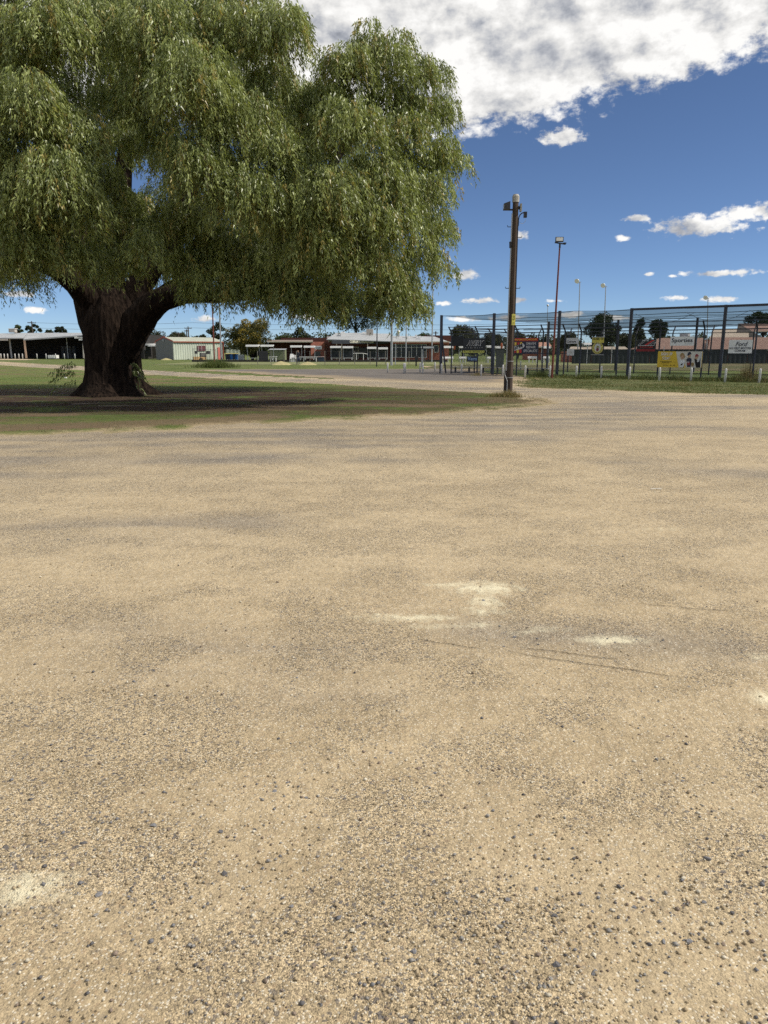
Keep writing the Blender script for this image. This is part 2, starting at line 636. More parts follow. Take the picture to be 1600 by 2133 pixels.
def gravel_material():
    m, nt, out = new_mat('gravel')
    p = nt.pos()
    sx = nt.vmath('MULTIPLY', p, (1.0, 1.0, 0.0))
    fine = nt.noise(sx, 11.0, 4.0, 0.72)
    mid = nt.noise(nt.vmath('MULTIPLY', p, (0.75, 1.4, 0)), 2.0, 6.0, 0.72)
    base = nt.mix(nt.smooth(mid, 0.32, 0.68), (0.372, 0.290, 0.176), (0.460, 0.363, 0.226))
    base = nt.mix(nt.math('MULTIPLY', nt.attr('big'), 0.25), base, (0.56, 0.452, 0.290))
    base = nt.mix(nt.math('MULTIPLY', nt.smooth(fine, 0.40, 0.72), 0.35), base, (0.225, 0.180, 0.115))
    base = nt.mix(nt.math('MULTIPLY', nt.math('MULTIPLY', nt.attr('grey'), nt.smooth(mid, 0.30, 0.56, 0.55, 1.0)), 0.88), base, (0.172, 0.152, 0.130))
    v1 = nt.nodes.new('ShaderNodeTexVoronoi')
    nt.put(v1.inputs['Vector'], sx)
    v1.inputs['Scale'].default_value = 205.0
    gs = nt.n('ShaderNodeSeparateColor', None, Color=v1.outputs['Color'])
    v3 = nt.nodes.new('ShaderNodeTexVoronoi')
    nt.put(v3.inputs['Vector'], sx)
    v3.inputs['Scale'].default_value = 26.0
    gs3 = nt.n('ShaderNodeSeparateColor', None, Color=v3.outputs['Color'])
    g2 = nt.vor(sx, 92.0)
    gs2 = nt.n('ShaderNodeSeparateColor', None, Color=g2)
    amp = nt.math('ADD', 0.30, nt.math('MULTIPLY', nt.attr('loose'), 0.70))
    gr = nt.math('MULTIPLY', nt.math('SUBTRACT', gs.outputs[0], 0.5), nt.math('MULTIPLY', amp, 1.25))
    col = nt.vmath('SCALE', base, nt.math('ADD', 1.0, gr))
    col = nt.mix(nt.math('MULTIPLY', nt.smooth(gs.outputs[1], 0.86, 0.9), nt.math('MULTIPLY', amp, 0.8)), col, (0.10, 0.088, 0.08))
    col = nt.mix(nt.math('MULTIPLY', nt.smooth(gs.outputs[2], 0.93, 0.95), 0.75), col, (0.66, 0.60, 0.48))
    col = nt.mix(nt.math('MULTIPLY', nt.smooth(gs2.outputs[1], 0.935, 0.95), nt.math('MULTIPLY', amp, 0.8)), col, (0.115, 0.108, 0.11))
    col = nt.mix(nt.math('MULTIPLY', nt.smooth(gs2.outputs[2], 0.95, 0.96), 0.6), col, (0.35, 0.255, 0.155))
    far = nt.attr('far')
    dot = nt.math('MULTIPLY', nt.smooth(v3.outputs['Distance'], 0.20, 0.36, 1.0, 0.0), nt.math('MULTIPLY', nt.smooth(gs3.outputs[0], 0.70, 0.74), far))
    dotc = nt.mix(gs3.outputs[1], (0.085, 0.075, 0.068), (0.20, 0.17, 0.13))
    col = nt.mix(nt.math('MULTIPLY', dot, 0.85), col, dotc)
    dotw = nt.math('MULTIPLY', nt.smooth(v3.outputs['Distance'], 0.16, 0.30, 1.0, 0.0), nt.math('MULTIPLY', nt.smooth(gs3.outputs[2], 0.82, 0.85), far))
    col = nt.mix(nt.math('MULTIPLY', dotw, 0.7), col, (0.62, 0.55, 0.40))
    pale = nt.smooth(nt.math('ADD', nt.attr('pale'), nt.math('MULTIPLY', nt.math('SUBTRACT', fine, 0.5), 1.6)), 0.18, 0.95)
    pale = nt.math('MULTIPLY', pale, nt.smooth(nt.attr('pale'), 0.03, 0.35))
    col = nt.mix(nt.math('MULTIPLY', pale, 0.80), col, (0.74, 0.675, 0.475))
    h = nt.math('MULTIPLY', nt.math('SUBTRACT', 1.0, v1.outputs['Distance']), 0.0035)
    h = nt.math('MULTIPLY', h, amp)
    h = nt.math('ADD', h, nt.math('MULTIPLY', fine, 0.026))
    h = nt.math('ADD', h, nt.math('MULTIPLY', dot, 0.008))
    for a, b in (((1040, 1352), (1440, 1412)), ((1060, 1343), (1300, 1372)), ((860, 1328), (1010, 1350)), ((1320, 1255), (1560, 1272))):
        A_, B_ = G(*a), G(*b)
        d = B_ - A_
        ln = d.length
        d.normalize()
        rel = nt.vmath('SUBTRACT', p, tuple(A_))
        al = nt.vmath('DOT_PRODUCT', rel, tuple(d))
        ac = nt.math('ADD', nt.vmath('DOT_PRODUCT', rel, (-d.y, d.x, 0)), nt.math('MULTIPLY', nt.math('SUBTRACT', mid, 0.5), 0.10))
        inl = nt.math('MULTIPLY', nt.smooth(al, 0.0, ln * 0.2), nt.smooth(al, ln * 0.8, ln, 1.0, 0.0))
        gro = nt.math('MULTIPLY', nt.smooth(nt.math('ABSOLUTE', ac), 0.003, 0.013, 1.0, 0.0), inl)
        gro = nt.math('MULTIPLY', gro, nt.smooth(fine, 0.34, 0.5))
        h = nt.math('SUBTRACT', h, nt.math('MULTIPLY', gro, 0.012))
        col = nt.mix(nt.math('MULTIPLY', gro, 0.32), col, (0.16, 0.125, 0.085))
    finish(nt, out, col, 0.92, 0.15, 0.0, h, 1.0, 1.0)
    return m


def grass_material(name, g0, g1, dry, dirt, dry_amt=0.5, dirt_thr=0.6, blend=0.5):
    m, nt, out = new_mat(name)
    p = nt.pos()
    n1 = nt.noise(nt.vmath('MULTIPLY', p, (0.5, 1.0, 0)), 0.8, 4.0, 0.65)
    n2 = nt.noise(p, 7.0, 3.0, 0.7)
    n3 = nt.noise(nt.vmath('MULTIPLY', p, (0.35, 1.0, 0)), 0.33, 3.0, 0.6)
    n4 = nt.noise(p, 45.0, 2.0, 0.7)
    c = nt.mix(nt.smooth(n2, 0.3, 0.7), g0, g1)
    c = nt.mix(nt.math('MULTIPLY', nt.smooth(n1, 0.42, 0.66), dry_amt), c, dry)
    dm = nt.smooth(nt.math('ADD', n3, nt.math('MULTIPLY', nt.math('SUBTRACT', n2, 0.5), 0.35)), dirt_thr, dirt_thr + 0.12)
    ed = nt.smooth(nt.math('ADD', nt.attr('edge'), nt.math('MULTIPLY', nt.math('SUBTRACT', n2, 0.5), 1.2)), 0.0, blend, 0.9, 0.0)
    c = nt.mix(nt.math('MULTIPLY', dm, 0.8), c, dirt)
    c = nt.mix(nt.math('MULTIPLY', nt.attr('litter'), nt.smooth(nt.math('ADD', n1, nt.math('MULTIPLY', n2, 0.4)), 0.5, 0.72)), c, (0.058, 0.038, 0.026))  # leaf litter, its brown darkened to deepen the shade under the crown
    bm_ = nt.smooth(nt.math('ADD', nt.attr('bare'), nt.math('MULTIPLY', nt.math('SUBTRACT', n2, 0.5), 0.9)), 0.35, 0.75)
    c = nt.mix(nt.math('MULTIPLY', bm_, 0.8), c, nt.mix(n1, (0.115, 0.078, 0.050), (0.215, 0.155, 0.098)))
    c = nt.mix(ed, c, (0.370, 0.290, 0.180))
    c = nt.vmath('SCALE', c, nt.math('ADD', 0.62, nt.math('MULTIPLY', n4, 0.76)))
    finish(nt, out, c, 0.95, 0.1, 0.0, n4, 0.6, 0.05)
    return m


M_GRAVEL = gravel_material()
M_FIELD = grass_material('field_grass', (0.070, 0.096, 0.026), (0.115, 0.150, 0.044), (0.20, 0.190, 0.080), (0.24, 0.19, 0.11), 0.5, 0.66, 0.02)
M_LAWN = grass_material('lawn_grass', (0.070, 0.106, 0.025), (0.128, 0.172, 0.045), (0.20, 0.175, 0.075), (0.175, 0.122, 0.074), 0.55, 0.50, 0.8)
M_VERGE = grass_material('verge_grass', (0.062, 0.080, 0.028), (0.115, 0.130, 0.050), (0.20, 0.175, 0.09), (0.33, 0.25, 0.15), 0.55, 0.60, 0.5)


def asphalt_material():
    m, nt, out = new_mat('old_asphalt')
    p = nt.pos()
    n1 = nt.noise(nt.vmath('MULTIPLY', p, (0.4, 1.0, 0)), 0.5, 6.0, 0.65)
    n2 = nt.noise(p, 25.0, 4.0, 0.7)
    c = nt.mix(nt.smooth(n1, 0.35, 0.7), (0.105, 0.092, 0.082), (0.165, 0.145, 0.122))
    c = nt.mix(nt.smooth(nt.math('ADD', nt.attr('edge'), nt.math('MULTIPLY', nt.math('SUBTRACT', n1, 0.5), 6.0)), 0.0, 2.5, 0.75, 0.0), c, (0.36, 0.275, 0.165))
    c = nt.vmath('SCALE', c, nt.math('ADD', 0.75, nt.math('MULTIPLY', n2, 0.5)))
    finish(nt, out, c, 0.9, 0.2, 0.0, n2, 0.3, 0.01)
    return m


M_ASPHALT = asphalt_material()
M_TURF = mat('artificial_turf', (0.19, 0.25, 0.10), 0.9, 0.14, 0.6, 0.1)
M_GREEN = mat('bowling_turf', (0.175, 0.185, 0.085), 0.9, 0.12, 0.25, 0.1)

# ------------------------------------------------------------------ ground sheets
ISLAND = px_poly([(-420, 930), (-150, 915), (0, 907), (150, 903), (300, 896), (450, 888), (600, 882), (700, 876), (800, 870), (900, 864),
                  (1000, 857), (1080, 850), (1140, 842), (1150, 836), (1120, 829), (1075, 824), (1040, 820), (980, 817), (900, 812), (800, 806),
                  (700, 801), (600, 796.5), (500, 791), (400, 785), (285, 779), (169, 771), (0, 760.5), (-200, 755)])
LOT = [(-34, -9), (34, -9), tuple(G(2100, 845)[:2]), tuple(G(2100, 832)[:2])] + px_poly([(1600, 812), (1080, 789), (800, 789), (700, 789), (580, 784.5), (430, 777.5), (285, 769.5), (169, 763),
                                                                                         (0, 753), (-200, 746.5), (-420, 746), (-420, 752)]) + [(-40, 40), (-34, 20)]
ASPH = px_poly([(392, 770.5), (500, 769), (720, 768.3), (935, 768), (1000, 770), (1020, 776), (1085, 783), (1110, 790), (1070, 797), (1000, 798), (900, 795.5),
                (800, 793), (700, 788), (600, 782), (500, 776), (430, 772.5)])
VERGE = px_poly([(1073, 803), (1088, 795), (1115, 787), (1150, 783), (1300, 786), (1600, 790), (1950, 796), (1950, 836), (1600, 823.5), (1400, 817.5), (1250, 812.5), (1130, 809), (1085, 807)])

ground = MB().poly([(-2500, -300, -0.03), (2500, -300, -0.03), (2500, 4500, -0.03), (-2500, 4500, -0.03)]).build('ground', M_FIELD)
ground['kind'] = 'structure'
at = ground.data.attributes.new('edge', 'FLOAT', 'POINT')
at.data.foreach_set('value', [50.0] * 4)

# gravel lot on an uneven grid that is finest in the foreground
gx = np.unique(np.round(np.concatenate([np.arange(-95, -30, 1.5), np.arange(-30, -6, 0.35), np.arange(-6, 6, 0.055), np.arange(6, 45, 0.35)]), 4))
gy = np.unique(np.round(np.concatenate([np.arange(-9, 0.4, 0.6), np.arange(0.4, 8, 0.055), np.arange(8, 40, 0.25), np.arange(40, 150, 1.5)]), 4))
X, Y = np.meshgrid(gx, gy)
S = sdf_poly(X, Y, LOT)
idx = np.arange(X.size).reshape(X.shape)
keep = (S[:-1, :-1] + S[1:, :-1] + S[:-1, 1:] + S[1:, 1:]) > 0
F = np.stack([idx[:-1, :-1][keep], idx[:-1, 1:][keep], idx[1:, 1:][keep], idx[1:, :-1][keep]], 1)
used = np.unique(F)
rm = np.full(X.size, -1)
rm[used] = np.arange(len(used))
Xf, Yf = X.ravel()[used], Y.ravel()[used]
di = -sdf_poly(Xf, Yf, ISLAND)
grey = 0.9 * np.exp(-((di - 2.2) / 2.6) ** 2)
for pts, wd, k in (([(1700, 845), (1400, 850), (1150, 868), (900, 905), (700, 935)], 0.9, 0.9), ([(1700, 905), (1450, 890), (1250, 895), (1000, 925), (800, 950)], 0.7, 0.75),
                   ([(1700, 820), (1400, 828), (1150, 826)], 1.0, 0.8), ([(0, 985), (300, 965), (600, 950)], 0.8, 0.7), ([(0, 757), (285, 774), (580, 789), (800, 800), (1040, 812)], 0.7, 0.55),
                   ([(1300, 960), (1600, 985)], 0.6, 0.5), ([(0, 1110), (500, 1090)], 0.5, 0.5), ([(200, 1330), (700, 1400)], 0.35, 0.5), ([(1000, 1310), (1500, 1340)], 0.25, 0.45)):
    grey = np.maximum(grey, k * np.exp(-(dist_line(Xf, Yf, px_poly(pts)) / wd) ** 2))
grey = np.clip(grey * (0.55 + 0.9 * fbm(Xf * 0.5, Yf * 1.1, 21)), 0, 1)
pale = np.zeros_like(Xf)
for px_, py_, rx, ry, k in ((1010, 1222, 0.20, 0.10, 0.95), (950, 1216, 0.20, 0.035, 0.8), (860, 1284, 0.32, 0.045, 0.75), (985, 1300, 0.20, 0.04, 0.6), (1275, 1330, 0.17, 0.055, 0.9), (1015, 1250, 0.10, 0.10, 0.85),
                            (900, 1300, 0.20, 0.05, 0.55), (1120, 1310, 0.22, 0.05, 0.55), (1010, 1270, 0.16, 0.08, 0.6), (800, 1280, 0.22, 0.03, 0.6), (60, 1845, 0.11, 0.06, 0.9), (1595, 1452, 0.07, 0.06, 0.95), (1590, 1364, 0.10, 0.03, 0.75), (1380, 1100, 0.25, 0.06, 0.5)):
    c = G(px_, py_)
    pale = np.maximum(pale, 0.85 * k * np.exp(-(((Xf - c.x) / (rx * 1.35)) ** 2 + ((Yf - c.y) / (ry * 1.7)) ** 2)))
Zf = -0.012 + 0.006 * (fbm(Xf * 1.3, Yf * 1.3, 5) - 0.5) + 0.014 * (fbm(Xf * 0.35, Yf * 0.35, 8) - 0.5)
def sm(v, lo, hi):
    t = np.clip((v - lo) / (hi - lo), 0, 1)
    return t * t * (3 - 2 * t)


grey = np.clip(grey * 1.25, 0, 1) * (0.25 + 0.75 * sm(fbm(Xf * 0.45, Yf * 2.6, 23, 6), 0.34, 0.58))
lotattr = {'far': sm(Yf, 4.5, 9.0), 'grey': grey, 'pale': pale, 'big': sm(fbm(Xf * 0.4, Yf * 0.5, 26, 4), 0.45, 0.7), 'loose': sm(fbm(Xf * 2.4, Yf * 2.9, 27, 5), 0.36, 0.62)}
# tyre scrapes pressed into the dust, as real hollows
gravel_lot = np_mesh('gravel_lot', np.stack([Xf, Yf, Zf], 1), rm[F], M_GRAVEL, vattr=lotattr, smooth=True)
gravel_lot['kind'] = 'structure'
TREE = G(233, 824)


def litter(x, y):  # mask for leaf litter and the tree shade held in its colour
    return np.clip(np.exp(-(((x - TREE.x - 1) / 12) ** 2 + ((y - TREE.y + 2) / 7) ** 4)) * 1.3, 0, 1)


def bare(x, y):
    b = np.exp(-(dist_line(x, y, px_poly([(-200, 900), (100, 890), (300, 884), (450, 878), (560, 868)])) / 1.0) ** 2)
    b = np.maximum(b, 0.9 * np.exp(-(dist_line(x, y, px_poly([(560, 846), (680, 845), (780, 846), (900, 848)])) / 0.9) ** 2))
    b = np.maximum(b, 0.8 * np.exp(-(dist_line(x, y, px_poly([(-100, 868), (120, 866)])) / 1.0) ** 2))
    return b * (0.4 + 1.0 * fbm(x * 0.5, y * 1.2, 83))


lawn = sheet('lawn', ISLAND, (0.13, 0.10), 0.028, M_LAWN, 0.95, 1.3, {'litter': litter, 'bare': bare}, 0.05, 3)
asphalt = sheet('asphalt', ASPH, (0.5, 0.4), 0.02, M_ASPHALT, 0.8, 0.35, None, 0.0, 12)
verge = sheet('verge', VERGE, (0.13, 0.10), 0.026, M_VERGE, 0.7, 1.3, None, 0.06, 15)
sheet('gravel_path', px_poly([(-150, 745), (40, 747.4), (95, 749.2), (60, 750.2), (0, 750), (-150, 748.6)]), (1.5, 0.8), 0.0, mat('pale_gravel', (0.42, 0.34, 0.22), 0.9, 0.2), 1.0, 0.1, None, 0.0, 18)

A = Vector((4.0, 52.0))
B = Vector((18.6, 39.6))
AB = (B - A).normalized()
NB = Vector((-AB.y, AB.x))                # away from the camera
ANG = math.atan2(AB.y, AB.x)


def FL(s, n=0.0, z=0.0):
    q = A + AB * s + NB * n
    return Vector((q.x, q.y, z))


def s_of(px, py=780):
    q = onplane(px, py, A, B)
    return (Vector((q.x, q.y)) - A).dot(AB)


sheet('artificial_turf', [tuple(FL(7.0, 0.4)[:2]), tuple(FL(32, 0.4)[:2]), tuple(FL(32, 8.5)[:2]), tuple(FL(4.0, 8.5)[:2])], (0.4, 0.4), 0.012, M_TURF, 0.15, 1.0, None, 0.0, 31)
sheet('rough_field', [(3, 66), (20, 62), (48, 52), (70, 60), (70, 92), (22, 92), (6, 84)], (1.5, 1.2), -0.004, grass_material('rough_grass', (0.060, 0.066, 0.028), (0.100, 0.104, 0.046), (0.15, 0.13, 0.07), (0.15, 0.12, 0.075), 0.6, 0.5, 0.5), 0.6, 0.2, None, 0.0, 37)
sheet('bowling_green', [(-26, 84.5), (6, 84.5), (34, 80), (34, 100), (6, 104), (-26, 104)], (2.0, 1.5), 0.0, M_GREEN, 0.2, 0.3, None, 0.0, 33)

# ------------------------------------------------------------------ loose stones
M_STONE = []
for nm, c in (('stone_bluegrey', (0.190, 0.186, 0.188)), ('stone_charcoal', (0.115, 0.110, 0.110)), ('stone_brown', (0.22, 0.17, 0.13)), ('stone_grey', (0.27, 0.255, 0.23)), ('stone_tan', (0.36, 0.285, 0.18)), ('stone_cream', (0.58, 0.52, 0.40))):
    M_STONE.append(mat(nm, c, 0.85, 0.22, 60.0, 0.2, 0.0, 0.3, 150.0))


def ico():
    t = (1 + 5 ** 0.5) / 2
    v = np.array([(-1, t, 0), (1, t, 0), (-1, -t, 0), (1, -t, 0), (0, -1, t), (0, 1, t), (0, -1, -t), (0, 1, -t), (t, 0, -1), (t, 0, 1), (-t, 0, -1), (-t, 0, 1)], float)
    v /= np.linalg.norm(v[0])
    f = np.array([(0, 11, 5), (0, 5, 1), (0, 1, 7), (0, 7, 10), (0, 10, 11), (1, 5, 9), (5, 11, 4), (11, 10, 2), (10, 7, 6), (7, 1, 8), (3, 9, 4), (3, 4, 2), (3, 2, 6), (3, 6, 8), (3, 8, 9), (4, 9, 5), (2, 4, 11), (6, 2, 10), (8, 6, 7), (9, 8, 1)])
    return v, f


ICO_V, ICO_F = ico()
stone_meshes = []
for k in range(10):
    v = ICO_V * (1 + rng.uniform(-0.45, 0.35, size=(12, 1)))
    v = v * np.array([1.0, rng.uniform(0.6, 0.95), rng.uniform(0.38, 0.62)])
    me = bpy.data.meshes.new('stone')
    me.from_pydata(v.tolist(), [], ICO_F.tolist())
    me.materials.append(M_STONE[(0, 1, 3, 2, 0, 1, 3, 0, 2, 4)[k]])
    stone_meshes.append(me)


def frustum_points(n, y0, y1, power=1.0):
    """ground points that fall inside the picture, spread evenly over the picture's rows"""
    u = rng.random(n)
    py = y1 + (y0 - y1) * u ** power
    px = rng.uniform(-60, 1660, n)
    cx, cy = (px - 800) / FPX, (py - 1066.5) / FPX
    t = CAM_H / (sp + cy * cp)
    return cx * t, (cp - cy * sp) * t


cl = [G(*q) for q in ((1010, 1245), (1050, 1310), (900, 1290), (1280, 1335), (170, 1420), (560, 1640), (1230, 1590), (800, 1580), (250, 1830), (1150, 1930), (1380, 1900), (380, 1720), (860, 1990), (1500, 1850))]
n_st = 0
X, Y = frustum_points(6000, 2150, 1180, 1.15)
den = 0.25 + fbm(X * 2.6, Y * 2.6, 44) ** 2
for ci, c in enumerate(cl):
    den = den + (1.6 if ci < 4 else 0.45) * np.exp(-(((X - c.x) / 0.32) ** 2 + ((Y - c.y) / 0.2) ** 2))
order = np.argsort(-(den * rng.random(6000) ** 2.5))
for i in order[:260]:
    o = bpy.data.objects.new('stone', stone_meshes[int(rng.integers(10))])
    COL.objects.link(o)
    o.parent = gravel_lot
    s = float(np.clip(rng.lognormal(math.log(0.0062), 0.42), 0.0038, 0.017))
    s *= 0.8 + 0.06 * Y[i]
    o.scale = (s * rng.uniform(0.9, 1.3), s * rng.uniform(0.8, 1.1), s)
    o.location = (X[i], Y[i], -0.011 + s * 0.12)
    o.rotation_euler = (rng.uniform(-0.3, 0.3), rng.uniform(-0.3, 0.3), rng.uniform(0, 6.28))
# small grit, one mass
N = 9000
X, Y = frustum_points(N, 2150, 1000, 0.75)
den = fbm(X * 2.6, Y * 2.6, 44) * 0.7 + fbm(X * 7, Y * 7, 47) * 0.4
for c in cl:
    den = den + 0.22 * np.exp(-(((X - c.x) / 0.4) ** 2 + ((Y - c.y) / 0.22) ** 2))
sel = den > rng.uniform(0.36, 1.0, N)
X, Y = X[sel], Y[sel]
N = len(X)
OV = np.array([(1, 0, 0), (0, 1, 0), (-1, 0, 0), (0, -1, 0), (0, 0, 1), (0, 0, -1)], float)
OF = np.array([(0, 1, 4), (1, 2, 4), (2, 3, 4), (3, 0, 4), (1, 0, 5), (2, 1, 5), (3, 2, 5), (0, 3, 5)])
s = np.clip(rng.lognormal(math.log(0.0042), 0.38, N), 0.0022, 0.010) * (0.85 + 0.05 * Y)
a = rng.uniform(0, 6.28, N)
V = OV[None] * (1 + rng.uniform(-0.3, 0.3, (N, 6, 1))) * np.array([1.1, 0.9, 0.75])
V = V * s[:, None, None]
ca, sa = np.cos(a)[:, None], np.sin(a)[:, None]
V = np.stack([V[..., 0] * ca - V[..., 1] * sa + X[:, None], V[..., 0] * sa + V[..., 1] * ca + Y[:, None], V[..., 2] - 0.011 + s[:, None] * 0.35], -1)
Fg = (OF[None] + (np.arange(N) * 6)[:, None, None]).reshape(-1, 3)
mi = rng.choice(6, N, p=[0.06, 0.05, 0.13, 0.13, 0.43, 0.20])
tag(np_mesh('gravel', V.reshape(-1, 3), Fg, None, mats=M_STONE, midx=np.repeat(mi, 8)), 'small loose gravel scattered over the pale dirt of the car park', 'gravel', None, 'stuff')

# ------------------------------------------------------------------ grass blades
M_BLADE = leaf_mat('grass_blades', (0.060, 0.085, 0.022), (0.135, 0.160, 0.05), 0.25, 0.6, 0.2, (0.27, 0.215, 0.105))


def blades(name, X, Y, h0, h1, wd, alt, label, cat='grass', lean=0.45, z=0.02, m=None, kind='stuff', parent=None, loc=None):
    n = len(X)
    D = unit(np.stack([rng.normal(0, lean, n), rng.normal(0, lean, n), np.ones(n)], 1))
    V, F = leaf_tris(np.stack([X, Y, np.full(n, z)], 1), D, rng.uniform(h0, h1, n), wd)
    o = np_mesh(name, V, F, m or M_BLADE, fattr={'tint': rng.random(n), 'alt': alt}, parent=parent, loc=loc)
    if label:
        tag(o, label, cat, None, kind)
    elif kind:
        o['kind'] = kind
    return o


def scatter(poly, n, margin=-0.25):
    xs, ys = [p[0] for p in poly], [p[1] for p in poly]
    X, Y = rng.uniform(min(xs), max(xs), n), rng.uniform(min(ys), max(ys), n)
    S = sdf_poly(X, Y, poly) + (fbm(X * 1.3, Y * 1.3, 3) - 0.5) * 1.9
    k = S > margin
    return X[k], Y[k], S[k]


near_isl = [p for p in ISLAND]
X, Y, S = scatter(near_isl, 330000)
k = (Y < 48) & (X > -22)
X, Y, S = X[k], Y[k], S[k]
lit = litter(X, Y)
pr = fbm(X * 0.4, Y * 0.9, 52)
k = rng.random(len(X)) < np.clip((pr - 0.30) * 2.6, 0.05, 1) * np.clip(S + 0.15, 0.06, 1) * (1 - 0.65 * lit) * (1 - 0.75 * np.clip(bare(X, Y), 0, 1))
X, Y = X[k], Y[k]
blades('lawn_grass', X, Y, 0.025, 0.065, 0.014, np.clip(fbm(X * 0.6, Y * 1.2, 61) * 1.5 - 0.28 + rng.normal(0, 0.2, len(X)), 0, 1), 'patchy green and straw grass on the island round the big tree')
X, Y, S = scatter(VERGE, 120000)
k = (X < 32)
X, Y, S = X[k], Y[k], S[k]
k = rng.random(len(X)) < np.clip((fbm(X * 0.5, Y * 0.9, 55) - 0.22) * 2.4, 0.05, 1)
X, Y = X[k], Y[k]
tall = np.array([0.0])
blades('verge_grass', X, Y, 0.03, 0.10, 0.016, np.clip(fbm(X * 0.6, Y * 1.2, 63) * 1.5 - 0.28 + rng.normal(0, 0.2, len(X)), 0, 1), 'rough grass strip in front of the white-topped bollards and nets')

# ------------------------------------------------------------------ the big weeping tree
def bark_material():
    m, nt, out = new_mat('bark')
    p = nt.pos()
    q = nt.vmath('MULTIPLY', p, (5.0, 5.0, 0.9))
    n = nt.noise(q, 1.6, 6.0, 0.7, dist=0.8)
    v = nt.vor(nt.vmath('MULTIPLY', p, (9, 9, 2.2)), 1.0, 'F1', 'Distance')
    c = nt.mix(nt.smooth(n, 0.3, 0.7), (0.009, 0.006, 0.005), (0.036, 0.024, 0.017))
    c = nt.mix(nt.smooth(v, 0.1, 0.6), nt.vmath('SCALE', c, 0.6), c)
    finish(nt, out, c, 0.95, 0.1, 0.0, nt.math('ADD', n, v), 0.9, 0.12)
    return m


M_BARK = bark_material()
M_PEPPER = leaf_mat('peppercorn_leaves', (0.095, 0.126, 0.033), (0.400, 0.450, 0.150), 0.33, 0.40, 0.55, (0.40, 0.325, 0.095))
TX, TY = TREE.x, TREE.y
tree = empty('weeping_tree', (TX, TY, 0), 'huge old weeping tree with thick dark trunk and drooping green foliage', 'tree')


def px2(px, py, Y):
    q = P(px, py, Y)
    return q


# trunk: lofted, fluted, flared at the foot
secs = [(-0.12, 236, 96), (0.05, 236, 84), (0.22, 234, 72), (0.5, 232, 60), (0.9, 233, 56), (1.4, 235, 55), (1.9, 235, 56), (2.35, 237, 56), (2.8, 240, 52), (3.3, 243, 40), (3.7, 243, 24)]
NS = 40
V, F = [], []
ph = rng.uniform(0, 6.28, 8)
PM = 1541.0 / (TY * cp + 1.0 * sp)
for z, c, hw in secs:
    X0 = (c - 800) / PM
    for j in range(NS):
        t = 2 * math.pi * j / NS
        flare = max(0.0, (0.6 - z)) / 0.7
        r = hw / PM * (1 + 0.07 * math.sin(3 * t + ph[0]) + 0.06 * math.sin(5 * t + ph[1] + z * 0.5) + 0.04 * math.sin(9 * t + ph[2] + z) + flare * 0.16 * math.sin(6 * t + ph[3]) + 0.03 * math.sin(13 * t + ph[4] + 2 * z))
        V.append((X0 + r * math.cos(t), TY + 0.9 * r * math.sin(t), z))
for i in range(len(secs) - 1):
    for j in range(NS):
        a, b = i * NS + j, i * NS + (j + 1) % NS
        F.append((a, b, b + NS, a + NS))
mb = MB().add(V, F)
mb.f.append(tuple((len(secs) - 1) * NS + j for j in range(NS)))
trunk = mb.build('trunk', M_BARK, tree, smooth=True)
# burls and hanging root twigs
limbs = [
    ([(215, 720, 0), (195, 650, 0.0), (178, 590, 0.0), (170, 500, 0.4), (120, 380, 1.0), (60, 260, 1.6)], [0.60, 0.58, 0.46, 0.36, 0.24, 0.12]),
    ([(250, 740, 0), (290, 668, -0.2), (330, 628, -0.5), (385, 612, -0.9), (470, 614, -1.3), (560, 596, -1.7), (650, 555, -2.0), (760, 505, -2.2)], [0.62, 0.56, 0.44, 0.34, 0.24, 0.19, 0.14, 0.07]),
    ([(245, 700, 0.2), (275, 622, 0.5), (315, 560, 0.9), (370, 470, 1.4), (420, 330, 1.8), (450, 180, 2.0)], [0.6, 0.5, 0.4, 0.3, 0.2, 0.1]),
    ([(225, 680, 0.3), (230, 590, 0.9), (250, 470, 1.5), (262, 320, 1.8), (300, 160, 2.0), (320, 30, 2.2)], [0.65, 0.48, 0.36, 0.28, 0.2, 0.1]),
    ([(200, 640, 0), (140, 575, -1.0), (60, 540, -2.0), (-60, 520, -2.6), (-200, 470, -3)], [0.5, 0.36, 0.26, 0.18, 0.08]),
    ([(470, 614, -1.3), (560, 520, -1.6), (640, 420, -1.7), (720, 300, -1.2), (790, 170, -1.0)], [0.22, 0.2, 0.16, 0.12, 0.06]),
    ([(370, 470, 1.4), (500, 400, 1.6), (620, 300, 2.0), (690, 180, 2.0)], [0.3, 0.22, 0.15, 0.07]),
    ([(290, 668, 0.3), (380, 590, 2.2), (520, 560, 3.6), (680, 540, 4.6)], [0.5, 0.3, 0.2, 0.1]),
]
for pts, rad in limbs:
    pp = [px2(a, b, TY + d) for a, b, d in pts]
    # refine with a smooth curve
    q, rr = [], []
    for i in range(len(pp) - 1):
        p0, p1, p2, p3 = pp[max(0, i - 1)], pp[i], pp[i + 1], pp[min(len(pp) - 1, i + 2)]
        for k in range(4):
            t = k / 4
            q.append(0.5 * ((2 * p1) + (p2 - p0) * t + (2 * p0 - 5 * p1 + 4 * p2 - p3) * t * t + (3 * p1 - p0 - 3 * p2 + p3) * t ** 3))
            rr.append(rad[i] * (1 - t) + rad[i + 1] * t)
    q.append(pp[-1])
    rr.append(rad[-1])
    MB().tube(q, rr, 12, True, 0.05).build('limb', M_BARK, tree, smooth=True)

# crown
lobes = []


